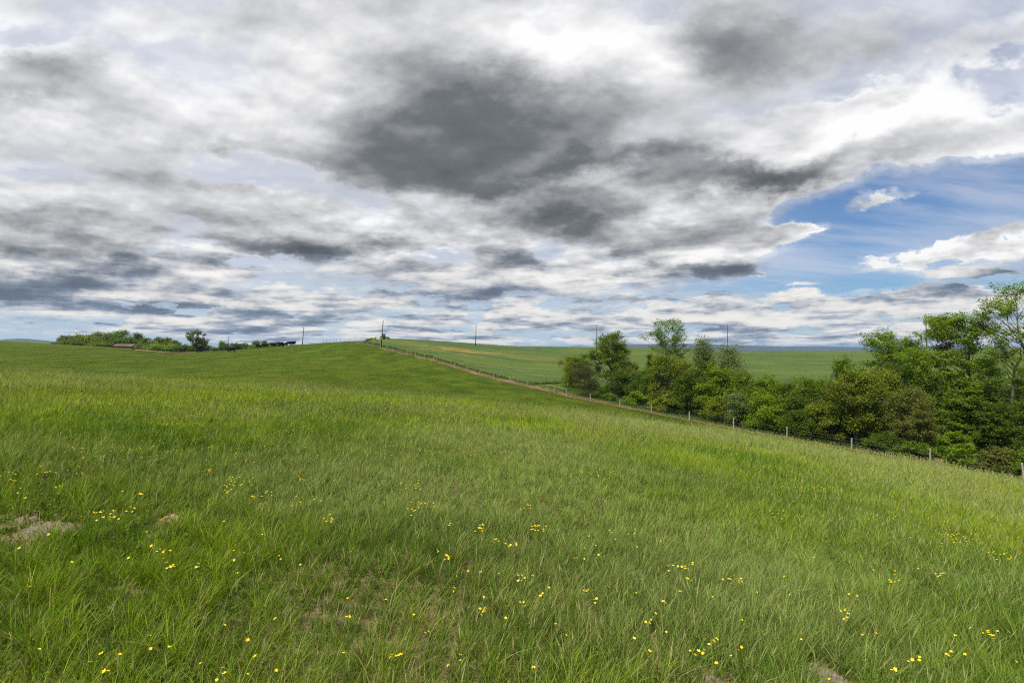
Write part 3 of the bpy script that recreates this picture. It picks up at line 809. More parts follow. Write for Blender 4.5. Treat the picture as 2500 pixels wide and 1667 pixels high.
def bloom_mesh(seed):
    g = np.random.default_rng(seed); V = []; T = []; Q = []
    cup = 0.35 + 0.5 * g.random()
    for k in range(5):
        a = k * 2 * math.pi / 5 + g.normal(0, 0.06); ca, sa = math.cos(a), math.sin(a); r = 0.0135
        o = len(V)
        for rad, off, up in ((0.0015, 0, 0), (0.55 * r, -0.36 * r, 0.25 * cup * r), (0.55 * r, 0.36 * r, 0.25 * cup * r), (r, -0.40 * r, 0.8 * cup * r), (r, 0.40 * r, 0.8 * cup * r), (1.12 * r, 0, 0.95 * cup * r)):
            V.append((ca * rad - sa * off, sa * rad + ca * off, up))
        T += [(o, o + 1, o + 2), (o + 3, o + 5, o + 4)]; Q += [(o + 1, o + 3, o + 4, o + 2)]
    o = len(V)                                            # domed centre
    for k in range(6): V.append((0.0035 * math.cos(k * 1.047), 0.0035 * math.sin(k * 1.047), 0.002))
    V.append((0, 0, 0.0045)); T += [(o + k, o + (k + 1) % 6, o + 6) for k in range(6)]
    return npmesh('bloom', V, Q, T, M_PETAL)
def build_flowers():
    g = np.random.default_rng(9)
    blooms = [bloom_mesh(i) for i in range(4)]
    h0 = 0.25; V = []; Q = []
    for k in range(5):
        t = k / 4
        for j in range(3): V.append((0.0011 * math.cos(j * 2.1) + 0.03 * (t * t - t), 0.0011 * math.sin(j * 2.1), h0 * t))
    for k in range(4):
        for j in range(3): Q.append((k * 3 + j, k * 3 + (j + 1) % 3, k * 3 + 3 + (j + 1) % 3, k * 3 + 3 + j))
    stem = npmesh('stem', V, Q, mat=M_STEM)
    pts = []
    for cx, cy, n, sx, sy in CL:
        for _ in range(n if n < 3 else int(n * 1.5)):
            px = (cx + (g.uniform(-1, 1) * sx if n > 1 else 0)) * 1.0629; py = (cy + (g.uniform(-1, 1) * sy if n > 1 else 0)) * 1.0629
            pts.append((px, py))
    for _ in range(110):
        pts.append((g.uniform(0, 2500), 1180 + 480 * g.random() ** 0.8))
    big = []
    for px, py in pts:
        h = 0.21 + 0.07 * g.random(); x, y = ray_ground(px, py, h); big.append((y, x, h))
    big.sort(); n_ind = min(299, len(big))
    for y, x, h in big[:n_ind]:
        e = empty('buttercup', (x, y, Hs(x, y)), g.uniform(0, 6.28)); e.scale = (1, 1, h / h0)
        tag(e, 'small yellow buttercup on a thin green stem in the near meadow grass', 'flower', 'buttercups scattered through the near grass')
        link('stem', stem, e)
        b = link('bloom', blooms[g.integers(4)], e, (0, 0, h0)); s = g.uniform(0.36, 0.60) * (1 + min(0.6, y * 0.04))
        b.scale = (s, s, s * h0 / h); b.rotation_euler = (g.normal(0, 0.35) + 0.25, g.normal(0, 0.35), 0)
    # far drifts of the same flower, specks of yellow
    P = [(x, y, h) for y, x, h in big[n_ind:]]
    for cx, cy, n, sx, sy in ((450, 957, 45, 110, 8), (390, 975, 40, 60, 6), (660, 985, 30, 80, 8), (1000, 990, 25, 90, 8), (250, 945, 20, 90, 8), (110, 960, 15, 60, 6), (1380, 1085, 20, 60, 12), (1850, 1120, 25, 80, 10), (900, 1040, 25, 200, 20), (560, 1030, 30, 200, 25), (300, 1040, 25, 120, 14)):
        for _ in range(n):
            h = 0.30; x, y = ray_ground((cx + g.normal(0, 0.6) * sx) * 1.0629, (cy + g.normal(0, 0.6) * sy) * 1.0629, h)
            if y < 36 and float(fence_dist(np.array([x]), np.array([y]))[0]) < -2.5: P.append((x, y, h))
    for _ in range(420):                                  # drift along the fence at the right
        i = g.uniform(2, 6.5); a = FP[int(i)] * (1 - i % 1) + FP[int(i) + 1] * (i % 1)
        x, y = a[0] - g.gamma(2.0, 0.8), a[1] - g.uniform(0.2, 2.2); P.append((x, y, 0.10))
    P = np.array(P); n = len(P); z = H(P[:, 0], P[:, 1]) + P[:, 2]
    s = np.interp(P[:, 1], [6, 20, 50], [0.009, 0.014, 0.026]); V = []
    a = g.uniform(0, 1.5, n)
    base = np.stack([P[:, 0], P[:, 1], z], -1)
    for k in range(5):
        an = a + k * 2 * math.pi / 5; V.append(base + np.stack([np.cos(an) * s, np.sin(an) * s, s * 0.35 * np.ones(n)], -1))
    V.append(base - np.array([0, 0, 0.004])); V = np.stack(V, 1).reshape(-1, 3); o = (np.arange(n) * 6)[:, None]
    T = np.concatenate([o + np.array([[k, (k + 1) % 5, 5]]) for k in range(5)])
    tag(link('buttercups', npmesh('buttercups', V, None, T, M_PETAL)), 'drifts of tiny distant yellow flowers in the meadow and beside the fence', 'flowers', kind='stuff')
if ONLY != 'sky': build_flowers()
# ------------------------------------------------------------------ trees and shrubs
M_LEAF = leafy('leaf', (1.0, 1.0, 1.0), 0.46, 0.6, 0.1)
M_BARK = soil_mat('bark', (0.055, 0.045, 0.035), (0.13, 0.11, 0.085), (0.09, 0.085, 0.07), 5.0, 0.8)
class Tubes:
    def __init__(s): s.V = []; s.Q = []; s.n = 0
    def add(s, pts, rad, k=5):
        pts = np.asarray(pts, float); m = len(pts)
        d = np.gradient(pts, axis=0); d /= np.linalg.norm(d, axis=1)[:, None] + 1e-9
        up = np.array([0.13, 0.27, 0.95]) if abs(d[0][2]) < 0.9 else np.array([1.0, 0.1, 0.0])
        a = np.cross(d, up); a /= np.linalg.norm(a, axis=1)[:, None] + 1e-9; b = np.cross(d, a)
        ang = np.arange(k) * 2 * math.pi / k
        ring = pts[:, None] + (a[:, None] * np.cos(ang)[None, :, None] + b[:, None] * np.sin(ang)[None, :, None]) * np.asarray(rad)[:, None, None]
        s.V.append(ring.reshape(-1, 3))
        i = np.arange(m - 1)[:, None] * k + np.arange(k)[None]; j = np.arange(m - 1)[:, None] * k + (np.arange(k)[None] + 1) % k
        s.Q.append(np.stack([i, j, j + k, i + k], -1).reshape(-1, 4) + s.n); s.n += m * k
    def mesh(s, name, mat): return npmesh(name, np.concatenate(s.V), np.concatenate(s.Q), mat=mat, smooth=True)

def leaf_quads(P, size, g, tint, droop=0.0, aspect=0.55):
    n = len(P)
    nrm = g.normal(0, 1, (n, 3)); nrm[:, 2] = np.abs(nrm[:, 2]) + 0.55; nrm /= np.linalg.norm(nrm, axis=1)[:, None]
    t = g.normal(0, 1, (n, 3)); t[:, 2] -= droop; t -= (t * nrm).sum(1)[:, None] * nrm; t /= np.linalg.norm(t, axis=1)[:, None] + 1e-9
    b = np.cross(nrm, t); sz = (size * (0.55 + 0.95 * g.random(n) ** 1.7))[:, None]
    V = np.stack([P - t * sz * 0.5, P + b * sz * 0.5 * aspect, P + t * sz * 0.5, P - b * sz * 0.5 * aspect], 1).reshape(-1, 3)
    q = (np.arange(n) * 4)[:, None] + np.arange(4)[None]
    return V, q, np.repeat(tint, 4, 0)

GREENS = {  # base albedo, second albedo
    'green':  ((0.070, 0.125, 0.008), (0.145, 0.205, 0.014)),
    'bright': ((0.095, 0.170, 0.008), (0.185, 0.260, 0.016)),
    'yellow': ((0.105, 0.145, 0.012), (0.190, 0.220, 0.022)),
    'olive':  ((0.090, 0.128, 0.012), (0.170, 0.205, 0.020)),
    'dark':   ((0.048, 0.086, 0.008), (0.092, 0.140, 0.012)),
    'cedar':  ((0.038, 0.052, 0.014), (0.085, 0.090, 0.030)),
    'pale':   ((0.075, 0.125, 0.022), (0.185, 0.225, 0.075)),
    'brown':  ((0.098, 0.122, 0.022), (0.165, 0.175, 0.034)),
    'grey':   ((0.085, 0.125, 0.030), (0.155, 0.200, 0.055)),
}
SHAPES = {
    'round': lambda h: np.sqrt(np.clip(1 - ((h - 0.48) / 0.56) ** 2, 0.02, 1)),
    'dome':  lambda h: np.sqrt(np.clip(1 - h ** 2.2, 0.03, 1)),
    'cone':  lambda h: np.clip(1.02 - h, 0.05, 1) ** 0.8 * np.clip(0.6 + h * 3, 0, 1),
    'vase':  lambda h: np.clip(0.45 + 0.75 * h, 0, 1) * np.sqrt(np.clip(1 - (np.clip(h - 0.55, 0, 1) / 0.5) ** 2, 0.04, 1)),
    'spire': lambda h: 0.9 * np.clip(1.03 - h, 0.08, 1) ** 0.6,
}
NTREE = [0]
def plant(name, label, cat, group, px, Y, top, wpx, base_frac=0.12, shape='round', style='dense', col='green', nleaf=9000, size=0.17,
          trunk=0.16, K=None, lean=0.0, fork=None, rc=None, flat=0.7, xoff=0.0, stems=1, z_extra=0.0, crown_px=None, flowers=0.0, bare=0.0):
    NTREE[0] += 1; g = np.random.default_rng(4000 + NTREE[0] * 17)
    base = at(px, Y); base.z -= 0.1
    height = z_of(top, Y) - base.z
    rx = wpx * 0.5 / F * Y * (1.28 if shape == 'dome' else 1.18); ry = min(rx, 4.5) * 0.95
    cx = 0.0 if crown_px is None else (crown_px - px) / F * Y
    z0 = height * base_frac; ch = height - z0
    if rc is None: rc = 0.26 * min(rx, ch * 0.6) + 0.20
    if K is None: K = int(np.clip(rx * ry * ch / (rc ** 3) * 0.55, 16, 90))
    f = SHAPES[shape]
    # clump centres, most of them toward the outside, uneven outline
    C = []; tries = 0
    ph = g.uniform(0, 6.28, 4)
    while len(C) < K and tries < 6000:
        tries += 1
        h = g.random() ** 0.9; a = g.uniform(0, 2 * math.pi); lim = float(f(np.array(h)))
        lob = 0.80 + 0.26 * math.sin(2 * a + ph[0] + h * 3) + 0.20 * math.sin(3 * a + ph[1] - h * 5) + 0.12 * math.sin(5 * a + ph[2])
        q = (0.25 + 0.75 * g.random() ** 0.55)
        r = q * lim * lob
        p = np.array([cx * min(1, h * 1.4) + math.cos(a) * r * max(rx - rc * 0.55, 0.2), math.sin(a) * r * max(ry - rc * 0.55, 0.2), z0 + rc * 0.5 + h * (ch - rc * 1.15)])
        if all(np.linalg.norm((p - c) * (1, 1, 1.3)) > rc * 0.62 for c in C): C.append(p)
    C.append(np.array([cx, 0, height - rc * 0.95]))
    C = np.array(C)
    T = Tubes(); trunks = []
    for s in range(stems):
        sx = (s - (stems - 1) / 2) * 0.35 * rx * 0.6 + g.normal(0, 0.05); a = g.uniform(0, 6.28)
        m = 9; t = np.linspace(0, 1, m); hh = height * (0.82 if stems == 1 else g.uniform(0.6, 0.85))
        wob = np.cumsum(g.normal(0, 0.022 * height, (m, 2)), 0) * t[:, None]
        pts = np.stack([sx * (0.5 + t) + lean * t ** 1.5 * height + cx * t ** 1.3 + wob[:, 0], math.sin(a) * 0.3 * (s > 0) * t + wob[:, 1], hh * t], -1)
        rad = trunk * (1.0 - 0.82 * t) * (1 + 0.35 * np.exp(-t * 18)) / math.sqrt(stems)
        T.add(pts, rad, 8); trunks.append((pts, rad))
    twigs = []
    for c in C:
        pts, rad = trunks[g.integers(len(trunks))]
        hd = math.hypot(c[0] - np.interp(c[2], pts[:, 2], pts[:, 0]), c[1]); zs = np.clip(c[2] - hd * g.uniform(0.45, 0.95) - 0.2, min(z0 * 0.75, height * 0.3), pts[-1, 2] * 0.98)
        s0 = np.array([np.interp(zs, pts[:, 2], pts[:, 0]), np.interp(zs, pts[:, 2], pts[:, 1]), zs])
        r0 = float(np.interp(zs, pts[:, 2], rad)) * 0.55
        t = np.linspace(0, 1, 6)[:, None]; mid = (s0 + c) / 2 + np.array([0, 0, -0.10 * hd]) + g.normal(0, 0.08 * max(hd, 0.3), 3)
        q = (1 - t) ** 2 * s0 + 2 * t * (1 - t) * mid + t * t * c
        T.add(q, np.linspace(max(r0, 0.02), 0.012 + 0.03 * r0, 6), 5)
        for _ in range(4 if style != 'airy' else 6):
            d = g.normal(0, 1, 3); d[2] = d[2] * flat * 0.6 + 0.25; d /= np.linalg.norm(d)
            e = c + d * rc * g.uniform(0.6, 1.25)
            twigs.append((c, e)); T.add([q[4], (c + q[4]) / 2 + g.normal(0, 0.03, 3), e], [0.014, 0.011, 0.005], 3)
    n = int(nleaf * (1.5 if Y < 150 else 1.3)); ci = g.integers(0, len(twigs), n)
    A = np.array([a for a, b in twigs]); B = np.array([b for a, b in twigs])
    tt = g.random(n)[:, None] ** 0.7
    P = A[ci] * (1 - tt) + B[ci] * tt * 1.05
    sp = {'dense': 0.36, 'airy': 0.15, 'loose': 0.24}[style] * rc
    P = P + g.normal(0, 1, (n, 3)) * np.array([sp, sp, sp * flat])
    P[:, 2] = np.maximum(P[:, 2], 0.05)
    a_, b_ = [np.array(v) for v in GREENS[col]]
    clump_t = g.random(len(twigs))[ci]
    f1 = np.clip(clump_t * 0.7 + g.normal(0.15, 0.22, n), 0, 1)[:, None]
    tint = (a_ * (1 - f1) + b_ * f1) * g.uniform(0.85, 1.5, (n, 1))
    if flowers > 0:
        fl = g.random(n) < flowers * (P[:, 2] > height * 0.35); tint[fl] = np.array([0.42, 0.42, 0.30]) * g.uniform(0.7, 1.1, (fl.sum(), 1))
    if col == 'cedar':
        V, q, tv = leaf_quads(P, size, g, tint, 0.2, 0.35)
    else:
        V, q, tv = leaf_quads(P, size * 1.18, g, tint, 0.3, 0.6)
    e = empty(name, base); tag(e, label, cat, group)
    link('trunk', T.mesh('trunk', M_BARK), e)
    link('crown', npmesh('crown', V, q, mat=M_LEAF, tint=tv), e)
    return e

HG_ = 'trees and shrubs of the hedgerow behind the fence'
def hedgerow():
    S = 'shrub'; Tn = 'tree'
    # --- left group
    plant('cedar_bush', 'dark brownish cedar bush just right of the fence brace, squat and cone shaped', S, HG_, 1430, 80, 890, 78, 0.02, 'dome', 'dense', 'cedar', 13000, 0.14, 0.10, flat=0.9)
    plant('shrub', 'leftmost shrub of the hedgerow, yellow-green, left of the dark cedar bush', S, HG_, 1398, 92, 868, 72, 0.05, 'round', 'dense', 'yellow', 9000, 0.17, 0.10, stems=2)
    plant('broadleaf_tree', 'round-crowned mid green tree rising behind the dark cedar bush', Tn, HG_, 1492, 88, 814, 122, 0.20, 'round', 'loose', 'green', 16000, 0.19, 0.22, flat=0.55, rc=1.15)
    plant('sapling', 'thin brownish sapling thicket between the round tree and the dark spire', S, HG_, 1540, 85, 893, 46, 0.05, 'dome', 'airy', 'brown', 3500, 0.13, 0.06, stems=3)
    plant('cedar_tree', 'narrow very dark evergreen spire in the middle of the left tree group', Tn, HG_, 1587, 92, 866, 32, 0.03, 'spire', 'dense', 'dark', 6000, 0.15, 0.10)
    plant('broadleaf_tree', 'tallest tree of the left group with an open wispy top of two leaf plumes', Tn, HG_, 1630, 87, 780, 132, 0.30, 'vase', 'airy', 'bright', 8500, 0.17, 0.20, rc=1.15, flat=0.5)
    plant('shrub', 'dark green shrub below the narrow evergreen spire', S, HG_, 1570, 81, 903, 82, 0.03, 'dome', 'dense', 'dark', 11000, 0.17, 0.12, stems=2)
    plant('broadleaf_tree', 'rounded olive green tree in front of the tallest wispy tree', Tn, HG_, 1628, 76, 870, 112, 0.05, 'round', 'dense', 'olive', 17000, 0.16, 0.18, rc=0.95)
    plant('flowering_tree', 'upright tree sprinkled with pale blossom, right of the wispy tree', Tn, HG_, 1716, 84, 824, 92, 0.12, 'cone', 'dense', 'pale', 15000, 0.16, 0.16, flowers=0.10)
    plant('flowering_tree', 'broad tree sprinkled with pale blossom at the right end of the left group', Tn, HG_, 1778, 82, 846, 124, 0.05, 'cone', 'dense', 'pale', 19000, 0.16, 0.18, flowers=0.10)
    plant('shrub', 'dense blackish green shrub with its foot by the fence, under the blossom trees', S, HG_, 1682, 70, 908, 82, 0.02, 'dome', 'dense', 'dark', 17000, 0.16, 0.14, stems=2)
    plant('shrub', 'bright green rounded shrub in front of the broad blossom tree', S, HG_, 1752, 67, 900, 84, 0.02, 'round', 'dense', 'bright', 17000, 0.16, 0.14, stems=2, rc=0.8)
    plant('shrub', 'low bright bush at the fence foot between cedar bush and olive tree', S, HG_, 1553, 76, 955, 52, 0.0, 'dome', 'dense', 'bright', 4500, 0.16, 0.06, stems=2)
    plant('shrub', 'small low bush right beside the dark cedar bush', S, HG_, 1487, 79, 960, 40, 0.0, 'dome', 'dense', 'green', 3500, 0.16, 0.06, stems=2)
    plant('shrub', 'small yellow-green bush hugging the foot of the olive tree', S, HG_, 1618, 69, 968, 62, 0.0, 'dome', 'dense', 'yellow', 5500, 0.15, 0.06, stems=2)
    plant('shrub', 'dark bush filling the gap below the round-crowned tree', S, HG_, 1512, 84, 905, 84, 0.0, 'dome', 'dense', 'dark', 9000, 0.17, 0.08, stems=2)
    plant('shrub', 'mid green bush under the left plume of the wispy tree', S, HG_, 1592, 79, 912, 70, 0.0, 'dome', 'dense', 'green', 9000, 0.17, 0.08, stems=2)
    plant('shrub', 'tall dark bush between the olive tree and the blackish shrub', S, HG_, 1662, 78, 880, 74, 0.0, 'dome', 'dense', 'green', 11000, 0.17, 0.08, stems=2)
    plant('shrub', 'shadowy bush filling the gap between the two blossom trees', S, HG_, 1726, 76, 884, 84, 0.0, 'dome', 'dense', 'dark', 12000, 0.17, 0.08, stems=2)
    plant('shrub', 'sloping green bush at the right shoulder of the left tree group', S, HG_, 1812, 72, 908, 84, 0.0, 'dome', 'dense', 'green', 12000, 0.16, 0.08, stems=2)
    plant('shrub', 'pale green bush trailing to the fence under the sloping shoulder bush', S, HG_, 1762, 63, 968, 62, 0.0, 'dome', 'dense', 'yellow', 8000, 0.15, 0.06, stems=2)
    # --- low middle
    plant('shrub', 'green bush just left of the short feathery tree', S, HG_, 1838, 64, 945, 70, 0.0, 'dome', 'dense', 'green', 9000, 0.15, 0.08, stems=2)
    plant('shrub', 'broad green bush with a level top right of the short feathery tree', S, HG_, 1920, 64, 934, 96, 0.0, 'dome', 'dense', 'green', 13000, 0.15, 0.08, stems=2)
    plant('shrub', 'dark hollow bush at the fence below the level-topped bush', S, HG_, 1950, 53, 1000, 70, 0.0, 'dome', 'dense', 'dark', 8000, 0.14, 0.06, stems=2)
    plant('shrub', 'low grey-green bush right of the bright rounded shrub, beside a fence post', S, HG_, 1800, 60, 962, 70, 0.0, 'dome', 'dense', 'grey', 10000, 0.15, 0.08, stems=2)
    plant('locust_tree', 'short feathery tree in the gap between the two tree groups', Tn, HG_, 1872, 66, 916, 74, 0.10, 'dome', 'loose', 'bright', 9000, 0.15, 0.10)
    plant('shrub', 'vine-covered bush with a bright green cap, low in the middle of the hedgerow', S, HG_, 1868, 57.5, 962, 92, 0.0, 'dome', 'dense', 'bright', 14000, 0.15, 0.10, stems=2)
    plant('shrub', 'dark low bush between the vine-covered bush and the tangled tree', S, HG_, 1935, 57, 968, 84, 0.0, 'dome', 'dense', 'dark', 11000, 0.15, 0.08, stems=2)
    plant('shrub', 'mid green rounded bush with twiggy tips behind the dark low bush', S, HG_, 1975, 62, 924, 100, 0.0, 'dome', 'dense', 'green', 14000, 0.15, 0.10, stems=2)
    plant('shrub', 'yellowish bush arching over the fence left of the tangled tree trunk', S, HG_, 2002, 53.5, 985, 92, 0.0, 'dome', 'loose', 'yellow', 12000, 0.14, 0.10, stems=3)
    # --- right group
    plant('broadleaf_tree', 'leafy spur tree overgrown with vines at the left edge of the right group', Tn, HG_, 2054, 59, 877, 62, 0.1, 'round', 'dense', 'green', 9000, 0.15, 0.14)

    plant('broadleaf_tree', 'vine-tangled tree whose short trunk stands right behind a fence post', Tn, HG_, 2092, 52, 912, 136, 0.22, 'round', 'dense', 'olive', 25000, 0.15, 0.24, rc=0.85)
    plant('broadleaf_tree', 'pointed bright green tree behind the vine-tangled tree', Tn, HG_, 2155, 67, 816, 124, 0.12, 'round', 'loose', 'bright', 17000, 0.17, 0.20, rc=1.0, flat=0.6)
    plant('broadleaf_tree', 'green tree directly in front of the pole with the transformer', Tn, HG_, 2222, 68, 824, 104, 0.12, 'round', 'loose', 'green', 15000, 0.17, 0.20, rc=1.0, flat=0.6)
    plant('shrub', 'brownish olive shrub full of bare twigs in the middle of the right group', S, HG_, 2218, 49, 946, 142, 0.03, 'dome', 'loose', 'brown', 17000, 0.12, 0.14, stems=4, rc=0.7)
    plant('shrub', 'yellow-green twiggy shrub under the pointed bright tree', S, HG_, 2150, 56, 905, 120, 0.03, 'round', 'loose', 'yellow', 18000, 0.14, 0.12, stems=3, rc=0.8)
    plant('broadleaf_tree', 'big bright green tree in flat leafy layers with a forked dark trunk', Tn, HG_, 2332, 56, 773, 160, 0.24, 'round', 'loose', 'bright', 26000, 0.16, 0.24, rc=1.05, flat=0.35, crown_px=2318)
    plant('broadleaf_tree', 'dark tree standing behind the layered tree, filling its lower right', Tn, HG_, 2405, 62, 872, 100, 0.08, 'dome', 'loose', 'green', 13000, 0.17, 0.20, rc=1.0)
    plant('locust_tree', 'tallest tree, an open feathery locust with a bare dark trunk at the right edge', Tn, HG_, 2472, 51, 696, 206, 0.50, 'vase', 'airy', 'bright', 8500, 0.14, 0.20, rc=1.15, flat=0.45, crown_px=2478, K=36)
    plant('broadleaf_tree', 'tree cut off by the right edge with layered mid green boughs', Tn, HG_, 2560, 46, 840, 190, 0.15, 'round', 'loose', 'green', 22000, 0.15, 0.22, rc=1.0, flat=0.4)
    plant('shrub', 'dark layered shrub at the foot of the bare locust trunk', S, HG_, 2440, 46, 985, 150, 0.0, 'dome', 'loose', 'dark', 20000, 0.13, 0.12, stems=3, rc=0.75, flat=0.45)
    plant('shrub', 'green shrub with spreading layered boughs below the forked trunk', S, HG_, 2355, 47.5, 968, 112, 0.03, 'round', 'loose', 'green', 16000, 0.13, 0.12, stems=2, rc=0.7, flat=0.4)
    plant('shrub', 'bright young bush nearest the last visible fence post', S, HG_, 2330, 41.5, 1052, 90, 0.0, 'dome', 'loose', 'bright', 10000, 0.12, 0.06, stems=3, rc=0.5)
    plant('shrub', 'low brownish brush at the right edge of the ditch', S, HG_, 2440, 40, 1092, 96, 0.0, 'dome', 'loose', 'brown', 7500, 0.11, 0.05, stems=3, rc=0.45)
    plant('shrub', 'low green brush in the lower right corner of the hedgerow', S, HG_, 2520, 38.5, 1100, 110, 0.0, 'dome', 'dense', 'green', 8500, 0.11, 0.05, stems=3, rc=0.45)
    plant('shrub', 'low dark bush at the foot of the vine-tangled tree', S, HG_, 2160, 46.5, 1058, 100, 0.0, 'dome', 'loose', 'dark', 9000, 0.12, 0.05, stems=3, rc=0.5)
    plant('shrub', 'small green bush behind the last fence post but one', S, HG_, 2240, 43.5, 1080, 80, 0.0, 'dome', 'loose', 'green', 6500, 0.12, 0.05, stems=3, rc=0.45)
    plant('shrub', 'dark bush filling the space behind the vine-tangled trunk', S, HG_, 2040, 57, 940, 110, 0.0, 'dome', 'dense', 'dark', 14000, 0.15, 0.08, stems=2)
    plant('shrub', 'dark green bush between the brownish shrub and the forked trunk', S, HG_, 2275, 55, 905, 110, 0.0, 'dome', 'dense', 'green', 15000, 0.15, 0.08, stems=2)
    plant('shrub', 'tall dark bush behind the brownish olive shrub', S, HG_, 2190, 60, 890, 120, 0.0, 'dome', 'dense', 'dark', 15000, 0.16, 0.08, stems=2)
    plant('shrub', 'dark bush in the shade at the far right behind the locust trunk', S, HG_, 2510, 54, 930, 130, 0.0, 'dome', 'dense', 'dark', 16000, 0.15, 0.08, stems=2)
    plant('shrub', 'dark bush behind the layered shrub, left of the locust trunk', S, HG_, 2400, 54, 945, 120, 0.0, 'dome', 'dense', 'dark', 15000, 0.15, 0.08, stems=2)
    # --- ditch vegetation under the trees
    g = np.random.default_rng(77); n = 160000
    Y = g.uniform(36, 92, n); u = g.uniform(0.10, 1.12, n); x = u * Y; d = fence_dist(x, Y)
    den = fbm(x * 0.45, Y * 0.45, 3, 33)
    k = (d > 1.6 + den * 1.6) & (d < 17) & (g.random(n) < np.clip((den - 0.2) * 2.2, 0.1, 1)); x, Y, den, d = x[k], Y[k], den[k], d[k]; n = len(x)
    z = H(x, Y) + np.abs(g.normal(0, 1, n)) * (0.06 + 0.55 * np.clip(den - 0.35, 0, 1)) * np.clip((d - 1.5) / 3, 0.2, 1.2)
    f1 = np.clip(g.normal(0.4, 0.3, n), 0, 1)[:, None]
    tint = (np.array([0.040, 0.085, 0.012]) * (1 - f1) + np.array([0.085, 0.145, 0.022]) * f1) * g.uniform(0.7, 1.3, (n, 1))
    V1, q1, t1 = leaf_quads(np.stack([x, Y, z], -1), 0.17, g, tint, 0.2, 0.5)
    tag(link('undergrowth', npmesh('undergrowth', V1, q1, mat=M_LEAF, tint=t1)), 'rank green undergrowth filling the ditch below the hedgerow trees', 'undergrowth', kind='stuff')
    n = 60000
    Y = g.uniform(33, 90, n); u = g.uniform(0.10, 1.12, n); x = u * Y; d = fence_dist(x, Y)
    k = (d > 1.0) & (d < 9) & (g.random(n) < 0.8); x, Y, d = x[k], Y[k], d[k]; n = len(x)
    t = np.array([[0.055, 0.115, 0.016]]) * g.uniform(0.6, 1.5, (n, 1))
    V, q, tt, c = blades(x, Y, H(x, Y), (0.15 + 0.4 * g.random(n)) * np.clip(d / 3, 0.4, 1), 0.045 + 0 * x, g.uniform(0, 6.28, n), 0.2 + 0.5 * g.random(n), g.uniform(-0.8, 0.8, n), t, 1)
    tag(link('ditch_grass', npmesh('ditch_grass', V, q, tt, M_BLADE, c)), 'long dark green grass along the ditch behind the fence', 'grass', kind='stuff')

